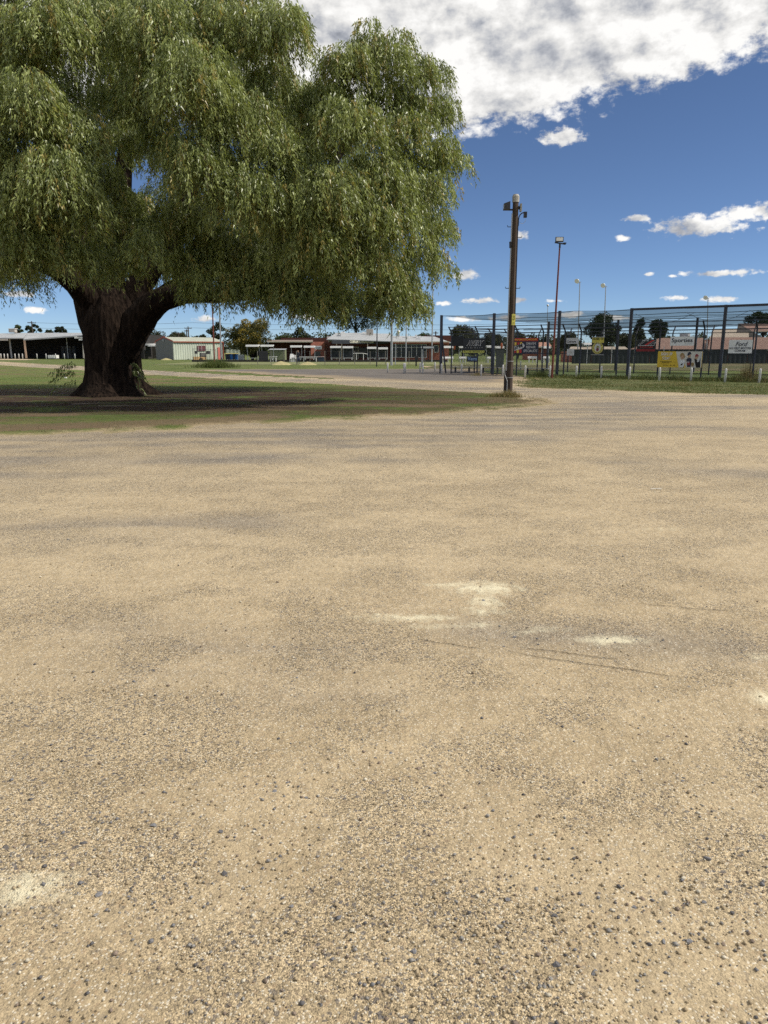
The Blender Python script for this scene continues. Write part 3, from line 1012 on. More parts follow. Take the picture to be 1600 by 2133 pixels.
def lobe_px(px, py, rp, push=0.0):
    z = P(px, py, 22).z
    Yl = 20.0
    for _ in range(4):
        q = P(px, py, Yl)
        e = 1 - ((q.x - TX - 0.6) / 13.2) ** 2 - ((q.z - 7.5) / 9.5) ** 2
        Yl = TY + 0.3 - 7.6 * math.sqrt(max(e, 0.03)) + push
    q = P(px, py, Yl)
    lobes.append((q.x, q.y, q.z, rp * Yl / 1541.0 * 0.90))


# big hanging masses of the visible face: picture centre of the dome, radius, depth offset (negative stands forward)
masses = [(100, 50, 85, -0.6), (10, 90, 80, 0.2), (210, 40, 75, 0.5), (330, 70, 85, -0.2), (455, 60, 80, 0.4), (560, 60, 70, -0.3), (610, 40, 32, 0.0),
          (395, 165, 95, -1.3), (480, 235, 80, -0.6), (300, 190, 55, 0.3), (560, 170, 55, 0.6), (45, 215, 85, -1.2), (150, 270, 60, -0.7), (-50, 300, 90, -0.8), (105, 370, 85, -1.6), (20, 420, 80, -1.2), (175, 440, 55, -0.9),
          (70, 500, 70, -1.0), (150, 520, 50, -0.6), (-40, 520, 70, -0.6), (300, 500, 34, -0.4), (410, 330, 80, -0.9), (345, 300, 40, 1.2), (580, 310, 75, -0.5), (510, 400, 75, -1.0), (600, 420, 70, -0.9), (400, 450, 60, 1.9), (460, 520, 65, 2.0), (540, 545, 60, 1.2), (370, 540, 45, 1.4),
          (730, 130, 62, -0.2), (810, 110, 58, -0.3), (765, 62, 26, 0.0), (880, 150, 48, 0.0), (680, 200, 55, 0.2), (915, 225, 36, 0.2), (735, 255, 70, -0.9), (850, 270, 58, -0.4), (650, 290, 50, 0.8), (925, 305, 32, 0.0), (962, 335, 18, 0.0),
          (790, 370, 75, -0.7), (700, 400, 80, -1.3), (890, 390, 55, -0.3), (820, 460, 75, -1.1), (920, 470, 34, 0.0), (650, 500, 75, -1.1), (740, 530, 65, -0.8), (880, 520, 50, -0.4), (820, 580, 55, -0.7), (600, 570, 48, 0.3), (660, 600, 42, -0.2), (865, 620, 32, -0.2), (925, 560, 24, 0.0), (710, 620, 30, 0.2),
          (590, 612, 42, -0.2), (645, 628, 40, -0.5), (690, 632, 34, -0.3), (820, 628, 42, -0.6), (860, 648, 28, -0.3), (540, 600, 38, 0.4), (480, 598, 36, 0.9), (405, 585, 38, 0.9), (795, 610, 30, -0.3),
          (235, 200, 55, 1.4), (250, 290, 50, 2.4), (225, 370, 48, 2.2), (270, 420, 45, 2.6), (235, 470, 42, 2.0), (265, 535, 36, 1.6), (215, 545, 34, 0.6), (320, 470, 36, 1.6), (320, 250, 45, 1.0),
          (800, 205, 50, 0.4), (865, 215, 44, 0.5), (830, 330, 45, 0.6), (900, 330, 36, 0.5), (640, 210, 36, 0.6)]
for mx_, my_, mr_, pu in masses:
    k_ = 1 if mr_ < 30 else (3 if mr_ < 60 else 5)
    if k_ == 1:
        lobe_px(mx_, my_, mr_, pu)
        continue
    for j in range(k_):
        a_ = 6.283 * (j + rng.uniform(-0.25, 0.25)) / k_ + mx_
        rr_ = mr_ * rng.uniform(0.38, 0.60)
        lobe_px(mx_ + rr_ * math.cos(a_), my_ + 0.75 * rr_ * math.sin(a_), mr_ * rng.uniform(0.50, 0.66), pu + 0.25 * rng.normal())
    lobe_px(mx_, my_, mr_ * 0.62, pu - 0.35)
# behind the visible face, the far side, above and beside the frame
nfill = 0
while nfill < 105:
    d = rng.normal(size=3)
    d /= np.linalg.norm(d)
    rr = rng.uniform(0.5, 0.93)
    x, y, z = TX + 0.6 + 12.0 * d[0] * rr, TY + 0.3 + 6.6 * d[1] * rr, 7.8 + 8.4 * d[2] * rr
    if z < 4.2 or (y < TY + 0.8 and z < 14):
        continue
    # keep the notch in the skyline open
    pxx = 800 + x / (y * cp + (CAM_H - z) * sp) * FPX
    depth = y * cp + (CAM_H - z) * sp
    pyy = 1066.5 - (((z - CAM_H) * cp + y * sp)) / depth * FPX
    if pxx > 930 or (pyy < 110 and pxx > 600) or (abs(pxx - 648) < 45 and pyy < 190) or (pxx > 820 and pyy < 200) or (pxx > 880 and pyy < 300):
        continue
    if abs(pxx - 235) < 55 and 180 < pyy < 620 and y < TY + 2:
        continue
    lobes.append((x, y, z, rng.uniform(1.0, 1.7)))
    nfill += 1

hx = [P(p, 650, 23).x for p in (-400, 0, 60, 150, 380, 540, 570, 640, 715, 728, 775, 790, 880, 905, 945, 1000)]
hz = [P(500, q, 23).z for q in (650, 650, 620, 625, 660, 660, 690, 700, 690, 640, 640, 695, 690, 640, 590, 400)]
BL, DL, TL, AL, TW = [], [], [], [], []
for cx_, cy_, cz_, r in lobes:
    ns = int(120 * r * r + 50 * r)
    th = rng.uniform(0, 2 * math.pi, ns)
    phi = np.arccos(rng.uniform(-0.25, 1.0, ns))
    rad_ = r * rng.uniform(0.72, 1.04, ns)
    out_ = np.stack([np.cos(th), np.sin(th), np.zeros(ns)], 1)
    O = np.stack([cx_ + rad_ * np.sin(phi) * np.cos(th), cy_ + rad_ * np.sin(phi) * np.sin(th), cz_ + 0.85 * rad_ * np.cos(phi)], 1)
    Ls = rng.uniform(0.45, 1.15, ns) * (0.56 + 0.42 * r) * np.where(rng.random(ns) < 0.12, 1.5, 1.0)
    nl = 25
    t = (np.arange(nl)[None] + rng.random((ns, nl))) / nl
    drift = 0.30 * (1 - np.exp(-2.2 * t)) * Ls[:, None] * (0.4 + np.sin(phi))[:, None]
    drop = Ls[:, None] * np.maximum(t - 0.10, 0) ** 1.15 - 0.10 * np.sin(np.minimum(t * 6, math.pi)) * Ls[:, None] * 0.5
    sway = rng.normal(0, 0.10, (ns, 1, 2)) * t[..., None] * Ls[:, None, None]
    Pp = O[:, None, :] + out_[:, None, :] * drift[..., None]
    Pp[..., 2] -= drop
    Pp[..., :2] += sway
    Pp += rng.normal(0, 0.035, Pp.shape)
    D = np.stack([rng.normal(0, 0.40, (ns, nl)) + 0.34 * out_[:, None, 0], rng.normal(0, 0.40, (ns, nl)) + 0.34 * out_[:, None, 1], -rng.uniform(0.5, 1.3, (ns, nl))], -1)
    st = np.clip(rng.normal(0.5, 0.25, (ns, 1)) + rng.normal(0, 0.2, (ns, nl)), 0, 1)
    al = np.clip(rng.normal(0.12, 0.10) + (rng.random((ns, 1)) < 0.07) * 0.75 + rng.normal(0, 0.12, (ns, nl)), 0, 1)
    # the hanging twig of every second strand
    tt = np.linspace(0, 0.96, 6)[None]
    hs_ = slice(0, ns, 2)
    q_ = O[hs_, None, :] + out_[hs_, None, :] * (0.30 * (1 - np.exp(-2.2 * tt)) * Ls[hs_, None] * (0.4 + np.sin(phi[hs_]))[:, None])[..., None]
    q_[..., 2] -= Ls[hs_, None] * np.maximum(tt - 0.10, 0) ** 1.15 - 0.05 * np.sin(np.minimum(tt * 6, math.pi)) * Ls[hs_, None]
    q_[..., :2] += (sway[hs_, -1, :] / np.maximum(t[hs_, -1:], 0.1))[:, None, :] * tt[..., None]
    TW.append(q_)
    BL.append(Pp.reshape(-1, 3))
    DL.append(D.reshape(-1, 3))
    TL.append(st.ravel())
    AL.append(al.ravel())
Bp, Dd, Tt, Aa = np.concatenate(BL), unit(np.concatenate(DL)), np.concatenate(TL), np.concatenate(AL)
hem = np.interp(Bp[:, 0] * 23.0 / np.maximum(Bp[:, 1], 5), hx, hz) + (fbm(Bp[:, 0] * 1.3, Bp[:, 1] * 1.3, 71) - 0.5) * 1.3 - 0.15
# a few long trailing strands pass the hem
k = (Bp[:, 2] > hem) | ((Bp[:, 2] > hem - 0.7) & (vnoise(Bp[:, 0] * 7, Bp[:, 1] * 7, 91) > 0.80))
k &= Bp[:, 2] > 1.5
Bp, Dd, Tt, Aa = Bp[k], Dd[k], Tt[k], Aa[k]
n = len(Bp)
V, F = leaf_tris(Bp, Dd, rng.uniform(0.07, 0.16, n), rng.uniform(0.024, 0.042, n))
crown = np_mesh('crown', V, F, M_PEPPER, parent=tree, fattr={'tint': Tt, 'alt': Aa})
tw_ = np.concatenate(TW)
side = unit(np.concatenate([rng.normal(size=(len(tw_), 2)), np.zeros((len(tw_), 1))], 1))[:, None, :] * 0.0035
V = np.concatenate([tw_ - side, tw_ + side], 1).reshape(-1, 3)
base_ = (np.arange(len(tw_)) * 12)[:, None, None]
F = (np.array([(i, i + 1, i + 7, i + 6) for i in range(5)])[None] + base_).reshape(-1, 4)
mz = tw_[:, :-1, :].reshape(-1, 3)
hem2 = np.interp(mz[:, 0] * 23.0 / np.maximum(mz[:, 1], 5), hx, hz)
np_mesh('twigs', V, F[mz[:, 2] > hem2 - 0.1], mat('green_twig', (0.10, 0.085, 0.04), 0.8), parent=tree)
# leafy suckers on the trunk flanks
for sx, sy, dirx in ((-1.05, -0.4, -1), (0.98, -0.4, 1)):
    bs, ds = [], []
    for q in range(14 if dirx < 0 else 7):
        p0 = np.array([TX + sx * 0.9, TY + sy, rng.uniform(0.35, 1.15)])
        ln = rng.uniform(0.5, 1.15) * (1.0 if dirx < 0 else 0.6)
        for t in np.linspace(0.15, 1, 16):
            bs.append(p0 + np.array([dirx * ln * t, rng.normal(0, 0.05) - 0.1 * t, 0.35 * t - 0.62 * t * t + rng.normal(0, 0.03)]))
            ds.append([dirx * 0.4 + rng.normal(0, 0.3), rng.normal(0, 0.4), -0.9])
    bs, ds = np.array(bs), unit(np.array(ds))
    V, F = leaf_tris(bs, ds, rng.uniform(0.10, 0.18, len(bs)), 0.04)
    np_mesh('sucker_leaves', V, F, M_PEPPER, parent=tree, fattr={'tint': rng.random(len(bs)) * 0.6, 'alt': np.zeros(len(bs))})
# surface roots and fallen twigs
M_TWIG = mat('dead_twig', (0.20, 0.16, 0.12), 0.9, 0.25, 8.0)
for q, (x, y, lab) in enumerate(((205, 850, 'thin pale twig on the ground just left in front of the big trunk'), (330, 838, 'thin pale twig on the ground at the right foot of the big trunk'), (150, 846, 'thin pale twig on the ground in the shade left of the big trunk'))):
    p0 = G(x, y)
    a = random.uniform(-0.5, 0.5)
    pts = [p0 + Vector((0.25 * i * math.cos(a), 0.25 * i * math.sin(a) * 0.6 + random.uniform(-0.04, 0.04), 0.045 + random.uniform(0, 0.03))) for i in range(6)]
    tw = MB().tube(pts, [0.018, 0.016, 0.014, 0.012, 0.009, 0.005], 5).build('fallen_twig', M_TWIG, loc=p0)
    tag(tw, lab, 'twig', 'fallen twigs under the big tree')


# ------------------------------------------------------------------ trees and shrubs further away
def far_tree(name, label, X, Y, H, Wd, base_z, dark, light, n=5000, clumps=26, leaf=0.30, seed=1, alt=None, trunk_r=0.22, group=None, squash=1.0, airy=0.0, cat='tree', pal=None):
    g = np.random.default_rng(seed)
    root = empty(name, (X, Y, 0), label, cat, group)
    key = pal or name + str(seed)
    if 'L' + key not in MATS:
        MATS['L' + key] = leaf_mat('leaves_' + key, dark, light, 0.2, 0.6, 0.2, alt)
    cz, rz = (H + base_z) / 2, (H - base_z) / 2
    C = []
    while len(C) < clumps:
        d = g.uniform(-1, 1, 3)
        if np.linalg.norm(d) > 1 or np.linalg.norm(d) < 0.35:
            continue
        wz = 1.0 - 0.25 * max(d[2], 0) * squash
        C.append((X + d[0] * Wd / 2 * 0.82 * wz, Y + d[1] * Wd / 2 * 0.7 * wz, cz + d[2] * rz * 0.82))
    C = np.array(C)
    cr = g.uniform(0.16, 0.30, clumps) * min(Wd, 2 * rz) * (0.75 - 0.3 * airy)
    per = max(20, n // clumps)
    bs, ts, al = [], [], []
    for c, r in zip(C, cr):
        d = g.normal(size=(per, 3))
        d /= np.linalg.norm(d, axis=1)[:, None]
        rr = r * g.uniform(0.45, 1.06, per) ** 0.6
        p = c + d * rr[:, None] * np.array([1.15, 1.0, 0.85])
        bs.append(p)
        ts.append(np.clip(g.normal(0.45, 0.2) + g.normal(0, 0.2, per), 0, 1))
        al.append(np.clip(np.full(per, g.random()) * 0.8 + d[:, 2] * 0.35 + g.normal(0, 0.1, per), 0, 1))
    bs = np.concatenate(bs)
    D = unit(g.normal(size=bs.shape) + np.array([0, 0, -0.1]))
    V, F = leaf_tris(bs, D, g.uniform(leaf * 0.6, leaf * 1.3, len(bs)), leaf * 0.62)
    np_mesh('crown', V, F, MATS['L' + key], parent=root, fattr={'tint': np.concatenate(ts), 'alt': np.concatenate(al)})
    mb = MB()
    top = max(base_z + rz * 0.9, 0.4)
    if trunk_r > 0:
        mb.tube([(X, Y, -0.05), (X + 0.05, Y, top * 0.5), (X - 0.05, Y, top)], [trunk_r * 1.2, trunk_r, trunk_r * 0.6], 8)
        for c in C[:5]:
            mb.tube([(X, Y, top * 0.6), tuple((np.array([X, Y, top * 0.9]) + c) / 2), tuple(c)], [trunk_r * 0.5, trunk_r * 0.35, trunk_r * 0.15], 5)
        mb.build('trunk', M_BARK, root)
    return root


DKG = ((0.018, 0.026, 0.012), (0.055, 0.070, 0.030))
OLV = ((0.030, 0.036, 0.016), (0.085, 0.090, 0.042))
MID = ((0.032, 0.048, 0.016), (0.085, 0.110, 0.038))


def ft(name, label, px0, px1, pyt, Y, base_py=748, pal=DKG, **kw):
    a, b = P(px0, pyt, Y), P(px1, pyt, Y)
    zb = max(0.3, P((px0 + px1) / 2, base_py, Y).z)
    return far_tree(name, label, (a.x + b.x) / 2, Y, a.z, b.x - a.x, zb, pal[0], pal[1], **kw)


ft('yellow_flowering_tree', 'round tree with golden yellow tips beside the blue wheelie bins', 468, 578, 659, 119, 738, ((0.030, 0.036, 0.012), (0.095, 0.095, 0.028)), n=11000, clumps=46, leaf=0.26, seed=11, alt=(0.30, 0.225, 0.045))
ft('dark_pine', 'tall dark tree behind the bowling club roof, half hidden by drooping foliage', 690, 792, 585, 150, 704, DKG, n=9000, clumps=40, leaf=0.34, seed=12, airy=0.3)
ft('round_dark_tree', 'very large round dark tree behind the yellow HOME OF sign', 1222, 1292, 655, 120, 726, DKG, n=9000, clumps=44, leaf=0.30, seed=13)
ft('broad_tree', 'dark bushy tree just right of the large round dark tree', 1284, 1330, 690, 122, 728, OLV, n=4000, seed=14)
ft('upright_tree', 'pointed dark tree behind the netting over the black and red sign', 1318, 1346, 652, 125, 722, DKG, n=3500, clumps=18, seed=15)
ft('dome_tree', 'domed dark tree rising above the white Sporties sign', 1355, 1394, 660, 128, 704, DKG, n=4000, clumps=22, seed=16)
ft('tall_tree', 'dark tree at the right edge of the photo behind the net rail', 1550, 1640, 645, 130, 690, DKG, n=6000, clumps=30, seed=17)
ft('olive_tree', 'olive tree behind the dark green AVERY sign', 932, 1000, 674, 130, 735, OLV, n=6500, clumps=34, seed=18)
ft('grey_green_tree', 'grey green tree between the AVERY sign and the timber pole', 1000, 1050, 690, 140, 735, OLV, n=4500, clumps=26, seed=19)
ft('bushy_tree', 'bushy tree directly behind the red and black sponsor sign', 1060, 1100, 688, 145, 735, OLV, n=4000, clumps=24, seed=20)
ft('low_tree', 'low brown green tree behind the small Cobrams sign', 1160, 1206, 690, 125, 735, OLV, n=4500, clumps=26, seed=21)
ft('small_dark_tree', 'small dark tree left of the rust red light pole', 1122, 1150, 700, 140, 735, DKG, n=2500, clumps=16, seed=22)
ft('spreading_gum', 'flat topped gum tree standing over the open shed roof', 112, 141, 678, 175, 696, DKG, n=2600, clumps=14, seed=23, airy=0.4)
ft('thin_gum', 'sparse dark gum tree left of the flat topped gum', 48, 88, 673, 178, 697, DKG, n=2600, clumps=14, seed=24, airy=0.7)
ft('palm_like_tree', 'small feathery tree behind the air conditioner on the open shed', 26, 50, 676, 170, 697, MID, n=2200, clumps=10, seed=25, airy=0.6)
ft('low_dark_tree', 'low dark tree at the foot of the flat topped gum', 90, 114, 687, 172, 698, DKG, n=1800, clumps=10, seed=26)
ft('olive_clump_tree', 'olive tree behind the pale green shed gable', 298, 352, 686, 165, 735, OLV, n=5000, clumps=26, seed=27)
ft('broad_olive_tree', 'broad olive tree behind the pale green shed roof', 340, 398, 688, 170, 725, OLV, n=5000, clumps=28, seed=28)
ft('sparse_gum', 'sparse gum tree whose crown shows right of the red brown pole', 428, 478, 668, 160, 715, DKG, n=2600, clumps=15, seed=29, airy=0.7)
ft('little_gum', 'little round gum behind the middle of the pale shed roof', 412, 430, 696, 170, 715, DKG, n=1500, clumps=9, seed=30)
ft('dark_bush', 'dark green tree beside the yellow tipped tree, over the brick wing', 572, 625, 692, 145, 735, MID, n=4000, clumps=24, seed=31)
ft('roadside_tree', 'dark tree above the brick wing roof, below the drooping foliage', 600, 650, 682, 160, 725, DKG, n=4000, clumps=24, seed=32)
ft('feathery_tree', 'light green tree above the right end of the club roof', 862, 905, 690, 150, 735, MID, n=3000, clumps=18, seed=33, airy=0.4)
ft('under_shelter_shrub', 'shrub growing behind the white roofed shelters by the blue bins', 505, 560, 722, 121, 750, MID, n=3500, clumps=20, seed=34, trunk_r=0.08, cat='shrub')

# far belt of trees that reads as one mass
BX, BY, BZ = [], [], []
g = np.random.default_rng(99)
for i in range(150):
    ax = g.uniform(-0.62, 0.62)
    Yt = g.uniform(205, 270)
    X0 = ax * Yt
    H = g.uniform(3.0, 7.0) * (0.7 + 0.6 * fbm(np.array([ax * 9.0]), np.array([0.5]), 5)[0])
    W_ = g.uniform(5, 10)
    m_ = 260
    d = g.normal(size=(m_, 3))
    d /= np.linalg.norm(d, axis=1)[:, None]
    d *= g.uniform(0.6, 1.0, (m_, 1))
    BX.append(X0 + d[:, 0] * W_ / 2)
    BY.append(Yt + d[:, 1] * W_ / 2)
    BZ.append(np.maximum(0.2, H / 2 + d[:, 2] * H / 2))
Bp = np.stack([np.concatenate(BX), np.concatenate(BY), np.concatenate(BZ)], 1)
V, F = leaf_tris(Bp, unit(g.normal(size=Bp.shape)), g.uniform(0.5, 1.1, len(Bp)), 0.6)
tag(np_mesh('treeline', V, F, leaf_mat('leaves_treeline', (0.022, 0.030, 0.015), (0.065, 0.075, 0.035), 0.2, 0.6, 0.2), fattr={'tint': g.random(len(Bp))}), 'distant dark belt of trees along the horizon', 'trees', None, 'stuff')

# ------------------------------------------------------------------ timber pole by the road
M_TIMBER = mat('weathered_timber', (0.085, 0.064, 0.050), 0.9, 0.35, 3.0, 0.15, 0.0, 0.5, 14.0, (6, 6, 0.35))
M_GALV = mat('galvanised', (0.42, 0.42, 0.41), 0.5, 0.15, 3.0, 0.4, 0.6)
M_BLACK = mat('black_metal', (0.028, 0.028, 0.032), 0.55, 0.2, 4.0, 0.35)
M_DARKSTEEL = mat('navy_steel', (0.030, 0.034, 0.050), 0.5, 0.2, 2.0, 0.4)
M_GLASS = mat('lamp_glass', (0.45, 0.45, 0.42), 0.2, 0.1, 3.0, 0.6)
M_YEL = mat('yellow_plate', (0.80, 0.72, 0.16), 0.5, 0.06)
M_INK = mat('black_print', (0.012, 0.012, 0.014), 0.6, 0.1)
M_WHITE = mat('white_paint', (0.78, 0.77, 0.74), 0.5, 0.07, 1.2)
M_CONC = mat('bollard_paint', (0.56, 0.555, 0.54), 0.75, 0.14, 6.0, 0.2)

b0 = G(1060, 826)
UPX, UPY = b0.x, b0.y
pole = empty('utility_pole', (UPX, UPY, 0), 'weathered timber pole with floodlights and a yellow plate at the corner of the lawn', 'pole')
TOP = P(1075, 405, UPY).z
lean = P(1075, 405, UPY).x - P(1060, 826, UPY).x        # slight lean in the photograph


def pz(z):
    return UPX + lean * z / TOP


MB().tube([(pz(z), UPY, z) for z in (-0.1, 1.0, 2.5, 4.0, 5.5, TOP - 0.22)], [0.118, 0.112, 0.108, 0.104, 0.100, 0.096], 10, True, 0.02).build('shaft', M_TIMBER, pole)
MB().tube([(pz(TOP - 0.25), UPY, TOP - 0.25), (pz(TOP), UPY, TOP - 0.06), (pz(TOP), UPY, TOP)], [0.115, 0.118, 0.085], 12).build('cap', mat('pole_cap', (0.36, 0.34, 0.30), 0.7), pole)
MB().beam((pz(0.8) - 0.128, UPY - 0.03, 0.8), (pz(TOP - 0.6) - 0.112, UPY - 0.03, TOP - 0.6), 0.035, 0.035).build('conduit', M_GALV, pole)
MB().tube([(pz(z) + 0.115 - 0.004 * z, UPY - 0.05, z) for z in (1.4, 3.0, 4.5, TOP - 0.95)], 0.017, 6).build('cable', M_BLACK, pole)
for z in (1.22, 0.66, 0.13):
    MB().tube([(pz(z), UPY, z - 0.012), (pz(z), UPY, z + 0.012)], 0.122, 14).build('band', M_GALV, pole)
# old steel stump strapped beside the foot
MB().box((pz(0.5) - 0.155, UPY - 0.03, 0.42), (0.075, 0.09, 0.95)).build('stump', mat('stump_timber', (0.060, 0.048, 0.042), 0.9, 0.25, 6.0), pole)
MB().tube([(pz(0.6) - 0.20, UPY - 0.09, 0.95), (pz(0.6) - 0.185, UPY - 0.10, 0.75), (pz(0.5) - 0.10, UPY - 0.14, 0.55), (pz(0.3) - 0.10, UPY - 0.14, 0.02)], 0.016, 6).build('earth_cable', M_GALV, pole)
MB().box((pz(0) - 0.07, UPY - 0.17, 0.09), (0.035, 0.03, 0.2)).build('marker_peg', mat('peg_wood', (0.50, 0.36, 0.22), 0.8), pole)
# step irons
for z, s in ((TOP - 1.02, -1), (TOP - 3.0, -1), (TOP - 3.0, 1), (TOP - 1.35, 1)):
    MB().tube([(pz(z) + s * 0.09, UPY, z), (pz(z) + s * 0.24, UPY, z), (pz(z) + s * 0.25, UPY, z + 0.05)], 0.012, 6).build('step_iron', M_BLACK, pole)
# floodlight on the left, a slab on the right, and a small lamp on a swan neck
fl = MB()
zc_ = TOP - 0.36
fl.hexa([(pz(zc_) - 0.40, UPY - 0.16, zc_ - 0.13), (pz(zc_) - 0.20, UPY - 0.16, zc_ - 0.13), (pz(zc_) - 0.20, UPY + 0.10, zc_ - 0.13), (pz(zc_) - 0.40, UPY + 0.10, zc_ - 0.13)],
        [(pz(zc_) - 0.40, UPY - 0.14, zc_ + 0.06), (pz(zc_) - 0.20, UPY - 0.14, zc_ + 0.13), (pz(zc_) - 0.20, UPY + 0.08, zc_ + 0.13), (pz(zc_) - 0.40, UPY + 0.08, zc_ + 0.06)])
flo = fl.build('floodlight', M_BLACK, pole)
MB().box((pz(zc_) - 0.405, UPY - 0.03, zc_ - 0.04), (0.012, 0.20, 0.15)).build('glass', M_GLASS, flo)
MB().beam((pz(zc_) - 0.22, UPY, zc_ - 0.12), (pz(zc_) - 0.07, UPY, zc_ - 0.12), 0.035, 0.05).build('bracket', M_BLACK, pole)
sl = MB().box((pz(zc_) + 0.17, UPY - 0.02, zc_ - 0.06), (0.05, 0.20, 0.24)).build('floodlight', mat('lamp_back', (0.30, 0.29, 0.24), 0.5), pole)
MB().beam((pz(zc_) + 0.08, UPY, zc_ - 0.06), (pz(zc_) + 0.15, UPY, zc_ - 0.06), 0.03, 0.10).build('bracket', M_BLACK, pole)
zs = TOP - 0.85
MB().tube([(pz(zs) + 0.11, UPY - 0.02, zs - 0.15)] + [(pz(zs) + 0.11 + 0.18 * (1 - math.cos(a)), UPY - 0.02, zs + 0.06 + 0.22 * math.sin(a)) for a in (0, 0.4, 0.8, 1.2, 1.57)], 0.018, 6).build('swan_neck', M_BLACK, pole)
MB().box((pz(zs) + 0.33, UPY - 0.02, zs + 0.21), (0.10, 0.12, 0.18)).build('lamp', M_BLACK, pole)
MB().tube([(pz(zs) + 0.11 + 0.12 * (1 - math.cos(a)), UPY - 0.03, zs + 0.06 - 0.13 * math.sin(a)) for a in (0, 0.5, 1.0, 1.57, 2.1, 2.6, 3.14)], 0.006, 5).build('loop_cable', M_GALV, pole)
MB().tube([(pz(TOP - 1.62) - 0.135, UPY - 0.05, TOP - 1.70), (pz(TOP - 1.62) - 0.135, UPY - 0.05, TOP - 1.50)], [0.035, 0.045], 8).build('insulator', M_BLACK, pole)
# yellow plate
q = onplane(1070, 665.5, (UPX, UPY - 0.14), (UPX + 1, UPY - 0.14))
pl = MB().box((q.x, q.y, q.z), (0.125, 0.006, 0.37)).build('plate', M_YEL, pole)
text('20', pl, (q.x, q.y - 0.006, q.z + 0.05), 0, 0.075, 0.15, M_INK, 0, 0.0)
text('m', pl, (q.x, q.y - 0.006, q.z - 0.11), 0, 0.05, 0.04, M_INK, 0, 0.0)


# tufts of grass: one mesh each
def tuft(name, label, px, py, n, rad, h0, h1, dry, wd=0.014, cat='grass tuft', group=None, lean=0.4):
    c = G(px, py)
    X = c.x + rng.normal(0, rad, n)
    Y = c.y + rng.normal(0, rad * 0.7, n)
    fall = np.exp(-(((X - c.x) / rad) ** 2) * 0.5)
    D = unit(np.stack([rng.normal(0, lean, n), rng.normal(0, lean, n), np.ones(n)], 1))
    V, F = leaf_tris(np.stack([X, Y, np.full(n, 0.01)], 1), D, rng.uniform(h0, h1, n) * (0.5 + 0.5 * fall), wd)
    o = np_mesh(name, V, F, M_BLADE, loc=(c.x, c.y, 0), fattr={'tint': rng.random(n), 'alt': np.clip(rng.normal(dry, 0.18, n), 0, 1)})
    return tag(o, label, cat, group, 'stuff')


tuft('dry_grass_tuft', 'brown dry grass tuft round the foot of the timber pole', 1060, 828, 900, 0.24, 0.12, 0.34, 0.92)
tuft('dry_grass_tuft', 'darker dry grass left of the foot of the timber pole', 1038, 828, 500, 0.22, 0.08, 0.24, 0.85)
tuft('dry_grass_tuft', 'pale straw tuft on the asphalt beside the bollard below the AVERY sign', 996, 783, 300, 0.28, 0.10, 0.3, 0.9)
tuft('grass_tuft', 'green weed clump growing round the foot of the red brown pole', 449, 765.5, 1500, 0.9, 0.35, 1.0, 0.15, 0.05)
for k, (x, y, r, h, d) in enumerate([(1126, 785, 0.4, 0.55, 0.35), (1180, 788, 0.5, 0.4, 0.5), (1240, 788, 0.45, 0.45, 0.4), (1290, 790, 0.5, 0.4, 0.5), (1345, 792, 0.6, 0.6, 0.4), (1400, 793, 0.6, 0.55, 0.5),
                                     (1470, 795, 0.7, 0.5, 0.5), (1530, 796, 0.5, 0.6, 0.6), (1425, 806, 0.4, 0.2, 0.7), (1215, 790, 0.3, 0.5, 0.4), (1600, 797, 0.7, 0.6, 0.7)]):
    lab = ('tall weeds at the fence foot beside the rust red pole', 'weeds at the fence foot right of the rust red pole', 'weeds at the fence foot under the yellow HOME OF sign', 'weeds left of the thick post holding the black and red sign',
           'tall weeds under the left end of the yellow banner', 'tall weeds under the middle of the yellow banner', 'weeds between the yellow banner and the thick net post', 'weeds under the white Ford sign', 'low pale grass patch on the verge below the yellow banner',
           'small weed clump at the gate post under the Cobrams sign', 'weeds at the right edge of the photo by the last bollard')[k]
    tuft('weed_tuft', lab, x, y, 420, r, h * 0.45, h, d, 0.02, 'weeds', 'weeds along the net fence')
tuft('tall_straw_grass', 'tall dead straw coloured grass below the white Ford sign', 1558, 794, 260, 0.28, 0.5, 1.15, 1.0, 0.03, 'grass', None, 0.12)

# ------------------------------------------------------------------ bollards
bol = [(807.5, 776.8), (842, 778.6), (844.5, 777.0), (875, 776.4), (881, 779.6), (906, 774), (919.5, 780.2), (961, 781.2), (1002, 783.5), (1047, 784.5), (1084, 770), (1093.5, 787.2), (1144.5, 787.5), (1200, 788.5), (1252, 789), (1310.5, 792), (1373, 794.2), (1438.5, 795.5), (1509.5, 797.8), (1581, 798.8)]
ordn = ['first', 'second', 'third', 'fourth', 'fifth', 'sixth', 'seventh', 'eighth', 'ninth', 'tenth', 'eleventh', 'twelfth', 'thirteenth', 'fourteenth', 'fifteenth', 'sixteenth', 'seventeenth', 'eighteenth', 'nineteenth', 'twentieth']
pr = [(-0.1, 0.055), (0.60, 0.055), (0.66, 0.052), (0.70, 0.040), (0.72, 0.018)]
mb = MB().tube([(0, 0, z) for z, r in pr], [r for z, r in pr], 14)
bol_me = mb.build('bollard', M_CONC, loc=(0, 0, 0), smooth=True)
spec_lab = {0: 'pale grey bollard standing furthest left on the asphalt', 2: 'pale bollard close behind another on the asphalt, left of the nets', 5: 'pale bollard set back on the asphalt just left of the first net post',
            6: 'pale bollard at the foot of the first dark net post', 9: 'pale bollard half hidden behind the timber pole', 10: 'pale bollard standing alone inside the net enclosure',
            12: 'pale bollard right beside the foot of the rust red pole', 19: 'pale bollard nearest the right edge of the photo'}
